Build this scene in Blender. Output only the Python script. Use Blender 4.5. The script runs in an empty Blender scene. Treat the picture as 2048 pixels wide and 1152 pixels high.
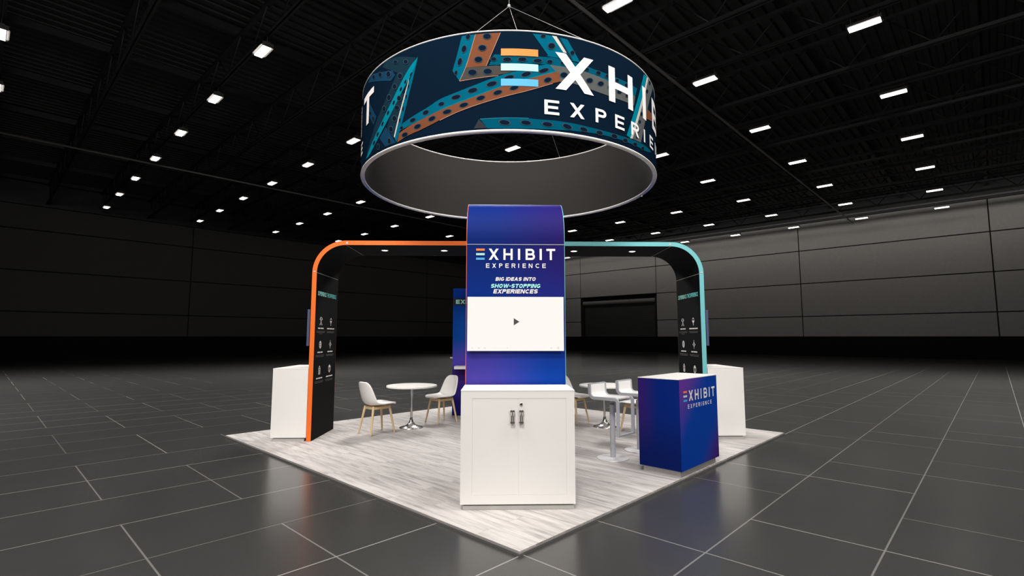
import bpy, bmesh, math, random
from mathutils import Vector, Matrix
PI = math.pi
R2 = math.sqrt(2.0)
random.seed(7)
SC = bpy.context.scene
COL = SC.collection
VOFF = -4.3106            # the booth floor's near corner lies this far in front of the booth centre
FL = 0.03                 # top of the booth floor

# ------------------------------------------------------------------ materials
def lin(c):
    return tuple(((v / 255 / 12.92) if v / 255 <= 0.04045 else ((v / 255 + 0.055) / 1.055) ** 2.4) for v in c)

def mat(name, rgb, rough=0.5, metal=0.0, spec=0.5, noise=0.0, nscale=20.0, bump=0.0, emit=None, estr=0.0, coat=0.0):
    m = bpy.data.materials.new(name)
    m.use_nodes = True
    nt = m.node_tree
    b = nt.nodes['Principled BSDF']
    c = lin(rgb)
    b.inputs['Base Color'].default_value = (*c, 1)
    b.inputs['Roughness'].default_value = rough
    b.inputs['Metallic'].default_value = metal
    b.inputs['Specular IOR Level'].default_value = spec
    if coat:
        b.inputs['Coat Weight'].default_value = coat
    tc = nt.nodes.new('ShaderNodeTexCoord')
    nz = nt.nodes.new('ShaderNodeTexNoise')
    nz.inputs['Scale'].default_value = nscale
    nz.inputs['Detail'].default_value = 4
    nt.links.new(tc.outputs['Object'], nz.inputs['Vector'])
    if noise > 0:
        mx = nt.nodes.new('ShaderNodeMix')
        mx.data_type = 'RGBA'
        mx.inputs[6].default_value = (*[v * (1 - noise) for v in c], 1)
        mx.inputs[7].default_value = (*[min(1, v * (1 + noise)) for v in c], 1)
        nt.links.new(nz.outputs['Fac'], mx.inputs[0])
        nt.links.new(mx.outputs[2], b.inputs['Base Color'])
    if bump > 0:
        bp = nt.nodes.new('ShaderNodeBump')
        bp.inputs['Strength'].default_value = bump
        bp.inputs['Distance'].default_value = 0.01
        nt.links.new(nz.outputs['Fac'], bp.inputs['Height'])
        nt.links.new(bp.outputs['Normal'], b.inputs['Normal'])
    if emit is not None:
        b.inputs['Emission Color'].default_value = (*lin(emit), 1)
        b.inputs['Emission Strength'].default_value = estr
    return m

def nd(nt, kind, **kw):
    n = nt.nodes.new(kind)
    for k, v in kw.items():
        setattr(n, k, v)
    return n

def mth(nt, op, a, b=None):
    n = nd(nt, 'ShaderNodeMath', operation=op)
    for i, v in enumerate((a, b)):
        if v is None:
            continue
        if isinstance(v, (int, float)):
            n.inputs[i].default_value = v
        else:
            nt.links.new(v, n.inputs[i])
    return n.outputs[0]

def mixc(nt, fac, a, b):
    n = nd(nt, 'ShaderNodeMix', data_type='RGBA')
    for i, v in ((0, fac), (6, a), (7, b)):
        if isinstance(v, (int, float)):
            n.inputs[i].default_value = v
        elif isinstance(v, tuple):
            n.inputs[i].default_value = (*v, 1)
        else:
            nt.links.new(v, n.inputs[i])
    return n.outputs[2]

def ramp(nt, x, lo, hi):
    n = nd(nt, 'ShaderNodeMapRange', interpolation_type='SMOOTHSTEP')
    nt.links.new(x, n.inputs[0])
    n.inputs[1].default_value = lo
    n.inputs[2].default_value = hi
    return n.outputs[0]

def print_mat(name, build, rough=0.62):
    """printed fabric / laminate: build(nt, x, y, z) returns the colour socket, coordinates are the object's own"""
    m = bpy.data.materials.new(name)
    m.use_nodes = True
    nt = m.node_tree
    b = nt.nodes['Principled BSDF']
    b.inputs['Roughness'].default_value = rough
    b.inputs['Specular IOR Level'].default_value = 0.1
    tc = nd(nt, 'ShaderNodeTexCoord')
    sp = nd(nt, 'ShaderNodeSeparateXYZ')
    nt.links.new(tc.outputs['Object'], sp.inputs[0])
    c = build(nt, sp.outputs[0], sp.outputs[1], sp.outputs[2])
    nt.links.new(c, b.inputs['Base Color'])
    return m

def D(rgb, e=1.3):
    """print colour that reads as rgb on a surface receiving the booth's light"""
    return tuple(min(1.0, v / e) for v in lin(rgb))

def tower_print(nt, x, y, z):
    top = mixc(nt, ramp(nt, x, -0.35, 0.55), D((0, 38, 124)), D((36, 21, 110)))
    low = mixc(nt, ramp(nt, x, -0.45, 0.35), D((80, 66, 172)), D((0, 66, 172)))
    mid = mixc(nt, ramp(nt, x, -0.45, 0.45), D((0, 52, 150)), D((34, 42, 146)))
    c = mixc(nt, ramp(nt, z, 2.35, 1.75), top, mid)
    return mixc(nt, ramp(nt, z, 1.75, 1.05), c, low)

def counter_print_side(nt, x, y, z):
    c = mixc(nt, ramp(nt, y, 0.52, 0.22), D((48, 26, 104), .9), D((0, 32, 112), .9))
    return mixc(nt, ramp(nt, z, 0.75, 0.1), c, D((0, 20, 84), .9))

def counter_print_front(nt, x, y, z):
    # local x 0..1 along the face, z height: purple in the upper left and lower right corners
    s = mth(nt, 'ADD', x, mth(nt, 'MULTIPLY', z, -1.0))
    c = mixc(nt, ramp(nt, s, -0.95, -0.25), D((92, 50, 140), .8), D((0, 54, 145), .8))
    return mixc(nt, ramp(nt, s, 0.3, 0.95), c, D((62, 22, 98), .8))

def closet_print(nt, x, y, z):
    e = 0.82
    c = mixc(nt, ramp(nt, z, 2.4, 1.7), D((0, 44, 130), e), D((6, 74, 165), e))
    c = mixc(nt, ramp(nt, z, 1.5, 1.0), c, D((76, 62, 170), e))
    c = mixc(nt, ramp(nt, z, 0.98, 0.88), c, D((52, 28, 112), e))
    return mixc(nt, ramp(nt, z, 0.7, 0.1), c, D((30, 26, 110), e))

def floor_mat():
    m = bpy.data.materials.new('hall_floor_tiles')
    m.use_nodes = True
    nt = m.node_tree
    b = nt.nodes['Principled BSDF']
    tc = nd(nt, 'ShaderNodeTexCoord')
    sp = nd(nt, 'ShaderNodeSeparateXYZ')
    nt.links.new(tc.outputs['Object'], sp.inputs[0])
    P = 0.9166
    x = mth(nt, 'DIVIDE', mth(nt, 'SUBTRACT', sp.outputs[0], 0.03), P)
    y = mth(nt, 'DIVIDE', mth(nt, 'SUBTRACT', sp.outputs[1], 0.0), P)
    def line(v, w):
        d = mth(nt, 'ABSOLUTE', mth(nt, 'SUBTRACT', v, mth(nt, 'ROUND', v)))
        return mth(nt, 'LESS_THAN', d, w)
    ln_row = line(y, 0.0066)
    ln_col = line(x, 0.0066)
    i = mth(nt, 'ROUND', x)
    j = mth(nt, 'FLOOR', y)
    k = mth(nt, 'FLOORED_MODULO', mth(nt, 'ADD', i, j), 3.0)
    hid = mth(nt, 'COMPARE', k, 1.0)
    hid.node.inputs[2].default_value = 0.2
    vis = mth(nt, 'SUBTRACT', 1.0, hid)
    col = mth(nt, 'MULTIPLY', ln_col, vis)
    # joint highlights put into the colour, stronger in some courses than in others
    wn = nd(nt, 'ShaderNodeTexWhiteNoise', noise_dimensions='2D')
    cv = nd(nt, 'ShaderNodeCombineXYZ')
    nt.links.new(mth(nt, 'ROUND', y), cv.inputs[0])
    nt.links.new(cv.outputs[0], wn.inputs['Vector'])
    wn2 = nd(nt, 'ShaderNodeTexWhiteNoise', noise_dimensions='2D')
    cv2 = nd(nt, 'ShaderNodeCombineXYZ')
    nt.links.new(i, cv2.inputs[0])
    nt.links.new(mth(nt, 'FLOOR', mth(nt, 'DIVIDE', j, 3.0)), cv2.inputs[1])
    nt.links.new(cv2.outputs[0], wn2.inputs['Vector'])
    st_row = mth(nt, 'ADD', 0.3, mth(nt, 'MULTIPLY', wn.outputs['Value'], 0.7))
    st_col = mth(nt, 'ADD', 0.3, mth(nt, 'MULTIPLY', wn2.outputs['Value'], 0.7))
    g = mth(nt, 'MAXIMUM', mth(nt, 'MULTIPLY', ln_row, st_row), mth(nt, 'MULTIPLY', col, st_col))
    nz = nd(nt, 'ShaderNodeTexNoise')
    nz.inputs['Scale'].default_value = 3.0
    nz.inputs['Detail'].default_value = 5
    nt.links.new(tc.outputs['Object'], nz.inputs['Vector'])
    base = mixc(nt, nz.outputs['Fac'], (FLOOR_A * 0.92, FLOOR_A * 0.915, FLOOR_A * 0.89), (FLOOR_A * 1.08, FLOOR_A * 1.075, FLOOR_A * 1.045))
    c = mixc(nt, g, base, (0.29, 0.283, 0.27))
    nt.links.new(c, b.inputs['Base Color'])
    rg = mth(nt, 'ADD', FLOOR_R, mth(nt, 'MULTIPLY', nz.outputs['Fac'], 0.012))
    nt.links.new(rg, b.inputs['Roughness'])
    b.inputs['Specular IOR Level'].default_value = FLOOR_S
    return m

def plank_mat():
    m = bpy.data.materials.new('whitewashed_planks')
    m.use_nodes = True
    nt = m.node_tree
    b = nt.nodes['Principled BSDF']
    tc = nd(nt, 'ShaderNodeTexCoord')
    mp = nd(nt, 'ShaderNodeMapping')
    mp.inputs['Rotation'].default_value = (0, 0, PI / 2)     # boards run across the square, parallel to its left edge
    nt.links.new(tc.outputs['Object'], mp.inputs['Vector'])
    br = nd(nt, 'ShaderNodeTexBrick', offset=0.37, offset_frequency=2)
    br.inputs['Color1'].default_value = (0, 0, 0, 1)
    br.inputs['Color2'].default_value = (1, 1, 1, 1)
    br.inputs['Mortar'].default_value = (0.5, 0.5, 0.5, 1)
    br.inputs['Scale'].default_value = 1.0
    br.inputs['Mortar Size'].default_value = 0.0016
    br.inputs['Brick Width'].default_value = 1.22
    br.inputs['Row Height'].default_value = 0.18
    nt.links.new(mp.outputs['Vector'], br.inputs['Vector'])
    sp = nd(nt, 'ShaderNodeSeparateXYZ')
    nt.links.new(mp.outputs['Vector'], sp.inputs[0])
    cb = nd(nt, 'ShaderNodeCombineXYZ')
    nt.links.new(mth(nt, 'MULTIPLY', sp.outputs[0], 1.0), cb.inputs[0])
    nt.links.new(mth(nt, 'MULTIPLY', sp.outputs[1], 10.0), cb.inputs[1])
    nt.links.new(mth(nt, 'MULTIPLY', br.outputs['Color'], 37.0), cb.inputs[2])
    n1 = nd(nt, 'ShaderNodeTexNoise')
    n1.inputs['Scale'].default_value = 1.6
    n1.inputs['Detail'].default_value = 7
    n1.inputs['Roughness'].default_value = 0.68
    nt.links.new(cb.outputs[0], n1.inputs['Vector'])
    cb2 = nd(nt, 'ShaderNodeCombineXYZ')
    nt.links.new(mth(nt, 'MULTIPLY', sp.outputs[0], 5.0), cb2.inputs[0])
    nt.links.new(mth(nt, 'MULTIPLY', sp.outputs[1], 110.0), cb2.inputs[1])
    nt.links.new(mth(nt, 'MULTIPLY', br.outputs['Color'], 19.0), cb2.inputs[2])
    n2 = nd(nt, 'ShaderNodeTexNoise')
    n2.inputs['Scale'].default_value = 1.0
    n2.inputs['Detail'].default_value = 3
    nt.links.new(cb2.outputs[0], n2.inputs['Vector'])
    grain = mth(nt, 'ADD', mth(nt, 'MULTIPLY', n1.outputs['Fac'], 0.84), mth(nt, 'MULTIPLY', n2.outputs['Fac'], 0.16))
    c = mixc(nt, ramp(nt, grain, 0.30, 0.60), (0.27, 0.252, 0.242), (0.585, 0.553, 0.534))
    c = mixc(nt, mth(nt, 'MULTIPLY', br.outputs['Color'], 0.24), c, (0.36, 0.335, 0.32))
    c = mixc(nt, mth(nt, 'MULTIPLY', br.outputs['Fac'], 0.45), c, (0.22, 0.2, 0.19))
    nt.links.new(c, b.inputs['Base Color'])
    b.inputs['Roughness'].default_value = 0.6
    b.inputs['Specular IOR Level'].default_value = 0.2
    return m

def wood_mat():
    m = bpy.data.materials.new('pale_ash_wood')
    m.use_nodes = True
    nt = m.node_tree
    b = nt.nodes['Principled BSDF']
    tc = nd(nt, 'ShaderNodeTexCoord')
    mp = nd(nt, 'ShaderNodeMapping')
    mp.inputs['Scale'].default_value = (60, 60, 5)
    nt.links.new(tc.outputs['Object'], mp.inputs['Vector'])
    nz = nd(nt, 'ShaderNodeTexNoise')
    nz.inputs['Detail'].default_value = 4
    nt.links.new(mp.outputs['Vector'], nz.inputs['Vector'])
    c = mixc(nt, nz.outputs['Fac'], lin((200, 166, 118)), lin((234, 208, 166)))
    nt.links.new(c, b.inputs['Base Color'])
    b.inputs['Roughness'].default_value = 0.5
    return m

LAMP = 3.5
FLOOR_A, FLOOR_R, FLOOR_S = 0.045, 0.235, 0.75
M = {
    'floor': floor_mat(), 'planks': plank_mat(), 'wood': wood_mat(),
    'white': mat('white_laminate', (240, 237, 233), 0.42, spec=0.35, noise=0.015, nscale=6),
    'white_top': mat('white_top_laminate', (247, 244, 240), 0.35, spec=0.35),
    'plastic': mat('white_plastic', (246, 243, 240), 0.38, spec=0.4),
    'plinth': mat('grey_plinth', (190, 187, 183), 0.4, metal=0.15, noise=0.05, nscale=12),
    'gap': mat('shaded_recess', (96, 94, 92), 0.7),  # shade of the recess above the plinth, put into the colour
    'steel': mat('polished_steel', (216, 215, 213), 0.22, metal=1.0),
    'dark_steel': mat('dark_handle_steel', (150, 146, 140), 0.35, metal=0.6),
    'grey_paint': mat('grey_metal_paint', (182, 183, 189), 0.45, metal=0.05, noise=0.03),
    'stool_base': mat('pale_grey_base', (226, 226, 228), 0.35, metal=0.15),
    'orange': mat('orange_edge', (246, 112, 28), 0.55, noise=0.1, nscale=150, bump=0.1),
    'teal': mat('teal_edge', (114, 194, 198), 0.55, noise=0.08, nscale=150, bump=0.1),
    'black_fabric': mat('black_fabric', (9, 9, 9), 0.75, spec=0.12, noise=0.12, nscale=300),
    'seam': mat('pale_seam', (190, 190, 186), 0.5),
    'tower': print_mat('blue_violet_print', tower_print),
    'counter_side': print_mat('counter_side_print', counter_print_side),
    'counter_front': print_mat('counter_front_print', counter_print_front),
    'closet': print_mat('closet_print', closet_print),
    'blue_plain': mat('dark_blue_print', (8, 44, 128), 0.5, spec=0.25, noise=0.1, nscale=2),
    'band': mat('black_band', (22, 22, 24), 0.5),
    'ink_white': mat('white_ink', (243, 238, 236), 0.5, spec=0.2),
    'ink_orange': mat('orange_ink', (252, 134, 58), 0.5, spec=0.2),
    'ink_mint': mat('mint_ink', (172, 228, 222), 0.5, spec=0.2),
    'ink_sky': mat('sky_blue_ink', (82, 168, 226), 0.5, spec=0.2),
    'ink_teal': mat('teal_ink', (134, 236, 232), 0.5, spec=0.2),
    'ink_aqua': mat('aqua_ink', (172, 246, 236), 0.5, spec=0.2),
    'ink_grey': mat('grey_ink', (120, 120, 120), 0.5, spec=0.2),
    'ink_faint': mat('faint_screen_icon', (20, 20, 20), 0.5, emit=(212, 206, 202), estr=0.95),
    'ink_play': mat('dark_play_icon', (45, 38, 40), 0.5, emit=(62, 54, 57), estr=1.0),
    'screen': mat('white_screen', (30, 30, 30), 0.3, spec=0.2, emit=(255, 247, 241), estr=1.0),
    'bezel': mat('dark_bezel', (30, 32, 38), 0.35),
    'bezel_blue': mat('slate_monitor_shell', (78, 86, 116), 0.4),
    'navy': mat('navy_print', (11, 27, 43), 1.0, spec=0.0, noise=0.1, nscale=2),
    'rim': mat('white_rim', (248, 244, 240), 0.45),
    'lining': mat('grey_lining', (60, 58, 56), 0.85, spec=0.08, noise=0.05, nscale=40),
    'cable': mat('steel_cable', (200, 200, 198), 0.4, metal=0.3),
    'lamp_ring': mat('lamp_ring', (220, 216, 210), 0.4),
    'lamp': mat('downlight_glow', (255, 255, 255), 0.4, emit=(255, 244, 232), estr=5.0),
    'hall_lamp': mat('hall_lamp_glow', (255, 255, 255), 0.4, emit=(255, 246, 238), estr=LAMP),
    'hall_lamp_wing': mat('lamp_reflector', (205, 203, 200), 0.5),
    'lamp_box': mat('lamp_housing', (46, 45, 44), 0.6),
    'roof_steel': mat('dark_roof_steel', (24, 24, 25), 0.55, noise=0.15, nscale=3),
    'roof_pipe': mat('grey_pipe', (96, 94, 92), 0.45, metal=0.2),
    'deck': mat('dark_roof_deck', (25, 25, 25), 0.6, noise=0.25, nscale=1.2),
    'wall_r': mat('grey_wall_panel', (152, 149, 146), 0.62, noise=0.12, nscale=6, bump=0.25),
    'wall_l': mat('shade_toned_wall_panel', (66, 65, 64), 0.7, noise=0.1, nscale=6, bump=0.15),  # darker than the other wall: its dimmer light is put into the colour
    'joint': mat('panel_joint', (14, 14, 14), 0.8),
    'dado': mat('black_wall_base', (17, 17, 17), 0.75, spec=0.1),
    'shutter': mat('black_shutter', (60, 60, 60), 0.6),
    'hood': mat('grey_shutter_hood', (112, 112, 112), 0.5),
    'strip': mat('grey_edge_strip', (122, 120, 118), 0.4, metal=0.4),
}
for k, c in {'dteal': (20, 44, 58), 'dteal2': (18, 56, 82), 'teal_a': (0, 90, 114), 'teal2': (0, 78, 100), 'bteal': (0, 118, 138), 'rust': (116, 69, 47),
             'grey': (70, 65, 62), 'grey2': (84, 88, 87), 'dgrey': (48, 51, 58), 'line': (186, 184, 176), 'line2': (40, 120, 140), 'rline': (162, 120, 100), 'ring': (52, 70, 78),
             'hole': (10, 24, 42)}.items():
    M['art_' + k] = mat('print_' + k, c, 0.9, spec=0.02, noise=0.12, nscale=9)
M['art_teal'] = M['art_teal_a']

# ------------------------------------------------------------------ mesh helpers
def box(bm, x0, x1, y0, y1, z0, z1, mi=0, bev=0.0):
    v = [bm.verts.new(p) for p in ((x0, y0, z0), (x1, y0, z0), (x1, y1, z0), (x0, y1, z0), (x0, y0, z1), (x1, y0, z1), (x1, y1, z1), (x0, y1, z1))]
    fs = [bm.faces.new([v[i] for i in q]) for q in ((3, 2, 1, 0), (4, 5, 6, 7), (0, 1, 5, 4), (1, 2, 6, 5), (2, 3, 7, 6), (3, 0, 4, 7))]
    for f in fs:
        f.material_index = mi
    if bev > 0:
        es = {e for f in fs for e in f.edges}
        bmesh.ops.bevel(bm, geom=list(es), offset=bev, segments=2, profile=0.5, affect='EDGES')
    return fs

def tube(bm, pts, r, n=10, cap=True):
    """round bar through pts; r a number or one radius per point"""
    pts = [Vector(p) for p in pts]
    rs = r if isinstance(r, (list, tuple)) else [r] * len(pts)
    rings = []
    up = None
    for i, p in enumerate(pts):
        d = (pts[min(i + 1, len(pts) - 1)] - pts[max(i - 1, 0)]).normalized()
        if up is None:
            up = Vector((0, 0, 1)) if abs(d.z) < 0.9 else Vector((1, 0, 0))
        s = d.cross(up).normalized()
        up = s.cross(d).normalized()
        rings.append([bm.verts.new(p + (s * math.cos(2 * PI * k / n) + up * math.sin(2 * PI * k / n)) * rs[i]) for k in range(n)])
    for a, b in zip(rings, rings[1:]):
        for k in range(n):
            f = bm.faces.new((a[k], a[(k + 1) % n], b[(k + 1) % n], b[k]))
            f.smooth = True
    if cap:
        bm.faces.new(rings[0][::-1])
        bm.faces.new(rings[-1])

def lathe(bm, prof, n=48, cx=0.0, cy=0.0):
    rings = []
    for r, z in prof:
        if r < 1e-6:
            rings.append([bm.verts.new((cx, cy, z))])
        else:
            rings.append([bm.verts.new((cx + r * math.cos(2 * PI * k / n), cy + r * math.sin(2 * PI * k / n), z)) for k in range(n)])
    for a, b in zip(rings, rings[1:]):
        for k in range(n):
            q = (k + 1) % n
            if len(a) == 1 and len(b) > 1:
                f = bm.faces.new((a[0], b[q], b[k]))
            elif len(b) == 1 and len(a) > 1:
                f = bm.faces.new((a[k], a[q], b[0]))
            elif len(a) > 1:
                f = bm.faces.new((a[k], a[q], b[q], b[k]))
            f.smooth = True

def prism(bm, poly, z0, z1):
    a = [bm.verts.new((x, y, z0)) for x, y in poly]
    b = [bm.verts.new((x, y, z1)) for x, y in poly]
    n = len(poly)
    bm.faces.new(a[::-1])
    bm.faces.new(b)
    for i in range(n):
        bm.faces.new((a[i], a[(i + 1) % n], b[(i + 1) % n], b[i]))

def sweep_rect(bm, path, w, t, axis):
    """flat bar: path of points, width w along axis, thickness t in the plane of the path"""
    axis = Vector(axis).normalized()
    path = [Vector(p) for p in path]
    rings = []
    for i, p in enumerate(path):
        d1 = (path[i] - path[i - 1]).normalized() if i > 0 else None
        d2 = (path[i + 1] - path[i]).normalized() if i < len(path) - 1 else None
        d = ((d1 or d2) + (d2 or d1)).normalized()
        n = axis.cross(d).normalized()
        k = 1.0
        if d1 and d2:
            k = 1.0 / max(0.5, d.dot(d1))
        rings.append([bm.verts.new(p + axis * (sx * w / 2) + n * (sy * t / 2 * k)) for sx, sy in ((-1, -1), (1, -1), (1, 1), (-1, 1))])
    for a, b in zip(rings, rings[1:]):
        for k in range(4):
            bm.faces.new((a[k], a[(k + 1) % 4], b[(k + 1) % 4], b[k]))
    bm.faces.new(rings[0][::-1])
    bm.faces.new(rings[-1])

def arc(cx, cz, r, a0, a1, n):
    return [(cx + r * math.cos(a0 + (a1 - a0) * i / n), cz + r * math.sin(a0 + (a1 - a0) * i / n)) for i in range(n + 1)]

def obj(name, bm, m, parent=None, loc=(0, 0, 0), rz=0.0, smooth_angle=None, fix=True):
    me = bpy.data.meshes.new(name)
    if fix:
        bmesh.ops.recalc_face_normals(bm, faces=bm.faces)
    for e in bm.edges:
        if len(e.link_faces) == 2 and e.calc_face_angle(0.0) > 0.6:
            e.smooth = False
    bm.to_mesh(me)
    bm.free()
    for x in (m if isinstance(m, (list, tuple)) else [m]):
        me.materials.append(M[x] if isinstance(x, str) else x)
    o = bpy.data.objects.new(name, me)
    COL.objects.link(o)
    o.location = loc
    o.rotation_euler = (0, 0, rz)
    if parent is not None:
        o.parent = parent
    return o

def bevel(o, w=0.004, seg=2):
    b = o.modifiers.new('edge', 'BEVEL')
    b.width = w
    b.segments = seg
    b.limit_method = 'ANGLE'
    return o

def thing(name, label, cat, loc=(0, 0, 0), rz=0.0, group=None):
    o = bpy.data.objects.new(name, None)
    COL.objects.link(o)
    o.empty_display_size = 0.2
    o.location = loc
    o.rotation_euler = (0, 0, rz)
    o['label'] = label
    o['category'] = cat
    o['kind'] = 'thing'
    if group:
        o['group'] = group
    return o

def tag(o, label, cat, group=None):
    o['label'] = label
    o['category'] = cat
    o['kind'] = 'thing'
    if group:
        o['group'] = group
    return o

def dup(root, loc, rz, label):
    r = root.copy()
    COL.objects.link(r)
    r.location = loc
    r.rotation_euler = (0, 0, rz)
    r['label'] = label
    for ch in list(root.children):
        c = ch.copy()
        COL.objects.link(c)
        c.parent = r
        for g in list(ch.children):
            d = g.copy()
            COL.objects.link(d)
            d.parent = c
    return r

def hall(a, b, z=0.0):
    """hall axes (a to the right-hand wall, b to the left-hand wall) to world"""
    return Vector(((a - b) / R2, (a + b) / R2 + VOFF, z))
HR = PI / 4

# ------------------------------------------------------------------ lettering
def glyph(ch, x, w, y, h, t):
    """upright sans capital as quads and ring pieces in drawing units, y downwards"""
    P = []
    def r(x0, x1, y0, y1):
        P.append([(x0, y0), (x1, y0), (x1, y1), (x0, y1)])
    def ring(cx, cy, rx, ry, a0, a1, n=14):
        for i in range(n):
            p, q = a0 + (a1 - a0) * i / n, a0 + (a1 - a0) * (i + 1) / n
            P.append([(cx + rx * math.cos(p), cy + ry * math.sin(p)), (cx + rx * math.cos(q), cy + ry * math.sin(q)),
                      (cx + (rx - t) * math.cos(q), cy + (ry - t) * math.sin(q)), (cx + (rx - t) * math.cos(p), cy + (ry - t) * math.sin(p))])
    X, Y = x + w, y + h
    if ch == 'E':
        r(x, x + t, y, Y)
        for yy in (y, y + (h - t) / 2, Y - t):
            r(x + t, X if yy != y + (h - t) / 2 else X - 0.08 * w, yy, yy + t)
    elif ch == 'X':
        k = t * 1.22
        P.append([(x, y), (x + k, y), (X, Y), (X - k, Y)])
        P.append([(X - k, y), (X, y), (x + k, Y), (x, Y)])
    elif ch == 'H':
        r(x, x + t, y, Y)
        r(X - t, X, y, Y)
        r(x + t, X - t, y + (h - t) / 2, y + (h + t) / 2)
    elif ch == 'I':
        r(x, X, y, Y)
    elif ch == 'T':
        r(x, X, y, y + t)
        r(x + (w - t) / 2, x + (w + t) / 2, y + t, Y)
    elif ch in 'PR':
        hb = h * 0.58
        r(x, x + t, y, Y)
        rx = hb / 2
        cx = X - rx
        r(x + t, cx, y, y + t)
        r(x + t, cx, y + hb - t, y + hb)
        ring(cx, y + hb / 2, rx, hb / 2, -PI / 2, PI / 2)
        if ch == 'R':
            P.append([(x + w * 0.42, y + hb - t * 0.4), (x + w * 0.42 + t * 1.15, y + hb - t * 0.4), (X, Y), (X - t * 1.2, Y)])
    elif ch == 'B':
        r(x, x + t, y, Y)
        for y0, hb, e in ((y, (h + t) / 2, 0.07 * w), (y + (h - t) / 2, (h + t) / 2, 0.0)):
            rx = hb / 2
            cx = X - e - rx
            r(x + t, cx, y0, y0 + t)
            r(x + t, cx, y0 + hb - t, y0 + hb)
            ring(cx, y0 + hb / 2, rx, hb / 2, -PI / 2, PI / 2)
    elif ch == 'N':
        r(x, x + t, y, Y)
        r(X - t, X, y, Y)
        P.append([(x + t * 0.2, y), (x + t * 1.25, y), (X - t * 0.2, Y), (X - t * 1.25, Y)])
    elif ch in 'CG':
        ring(x + w * 0.54, y + h / 2, w * 0.54, h / 2, PI * (0.27 if ch == 'C' else 0.1), PI * 1.73, 28)
        if ch == 'G':
            r(x + w * 0.55, X, y + h * 0.48, y + h * 0.48 + t * 0.8)
            r(X - t, X, y + h * 0.48 + t * 0.8, y + h * 0.8)
    elif ch == 'F':
        r(x, x + t, y, Y)
        r(x + t, X, y, y + t)
        r(x + t, X - 0.08 * w, y + (h - t) / 2, y + (h + t) / 2)
    elif ch == 'O':
        ring(x + w / 2, y + h / 2, w / 2, h / 2, 0, 2 * PI, 32)
    elif ch == 'D':
        r(x, x + t, y, Y)
        rx = w * 0.55
        r(x + t, X - rx, y, y + t)
        r(x + t, X - rx, Y - t, Y)
        ring(X - rx, y + h / 2, rx, h / 2, -PI / 2, PI / 2, 18)
    elif ch == 'S':
        ry = (h + t) / 4
        ring(x + w / 2, y + ry, w / 2, ry, -PI * 0.1, -PI * 1.5, 18)
        ring(x + w / 2, Y - ry, w / 2, ry, -PI / 2, PI * 0.9, 18)
    elif ch == 'A':
        k, m = t * 1.15, x + w / 2
        P.append([(m - k / 2, y), (m + k / 2, y), (x + k, Y), (x, Y)])
        P.append([(m - k / 2, y), (m + k / 2, y), (X, Y), (X - k, Y)])
        r(x + w * 0.22, X - w * 0.22, y + h * 0.58, y + h * 0.58 + t * 0.75)
    elif ch == 'W':
        k = t * 0.95
        q = (w - k) / 4
        for i in range(4):
            a, b = x + q * i, x + q * (i + 1)
            if i % 2 == 0:
                P.append([(a, y), (a + k, y), (b + k, Y), (b, Y)])
            else:
                P.append([(a, Y), (a + k, Y), (b + k, y), (b, y)])
    elif ch == '-':
        r(x, X, y + h * 0.42, y + h * 0.42 + t * 0.85)
    return P

def logo():
    """the two-line sign: bars of the first letter separately, all other letters together"""
    L = []
    for ch, x, w in (('X', 472, 164), ('H', 713, 152), ('I', 952, 36), ('B', 1078, 154), ('I', 1308, 37), ('T', 1420, 146)):
        L += glyph(ch, x, w, 142, 186, 35)
    for ch, x, w in (('E', 428, 58), ('X', 530, 62), ('P', 643, 54), ('E', 745, 56), ('R', 848, 62), ('I', 957, 13), ('E', 1027, 56), ('N', 1128, 62), ('C', 1240, 68), ('E', 1352, 58)):
        L += glyph(ch, x, w, 388, 72, 13)
    bars = [[[(265, y), (405, y), (405, y + 35), (265, y + 35)]] for y in (142, 217, 293)]
    return L, bars

def flat_poly(bm, polys, f, step=None):
    """polygons in drawing units, cut every step along x, mapped by f(x, y)"""
    for ip, p in enumerate(polys):
        q = bmesh.new()
        vs = [q.verts.new((a, b, 0)) for a, b in p]
        try:
            q.faces.new(vs)
        except ValueError:
            q.free()
            continue
        if step:
            xs = [a for a, b in p]
            k = math.ceil(min(xs) / step) * step
            while k < max(xs):
                bmesh.ops.bisect_plane(q, geom=q.verts[:] + q.edges[:] + q.faces[:], plane_co=(k, 0, 0), plane_no=(1, 0, 0))
                k += step
        mp = {}
        for v in q.verts:
            mp[v.index] = None
        q.verts.index_update()
        mp = {v.index: bm.verts.new(f(v.co.x, v.co.y)) for v in q.verts}
        nf = [bm.faces.new([mp[v.index] for v in fc.verts]) for fc in q.faces]
        q.free()
        # print strokes that cross lie a hair apart
        if nf and ip % 11:
            nf[0].normal_update()
            d = nf[0].normal * 0.0001 * (ip % 11)
            for v in mp.values():
                v.co += d

def put_logo(parent, f, step=None, name='lettering'):
    L, bars = logo()
    bm = bmesh.new()
    flat_poly(bm, L, f, step)
    o = obj(name, bm, 'ink_white', parent, fix=False)
    for b, c, nm in zip(bars, ('ink_orange', 'ink_mint', 'ink_sky'), ('orange', 'mint', 'sky blue')):
        bm = bmesh.new()
        flat_poly(bm, b, f, step)
        k = obj('logo_bar', bm, c, parent, fix=False)
        k['label'] = nm + ' printed bar of the first letter'

WIDE = {'I': 0.0, 'W': 1.45, 'T': 0.9, '-': 0.45, ' ': 0.3, 'E': 0.84, 'F': 0.8, 'S': 0.92, 'P': 0.9, 'B': 0.94, 'R': 0.96, 'X': 1.02, 'A': 1.06}

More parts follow.
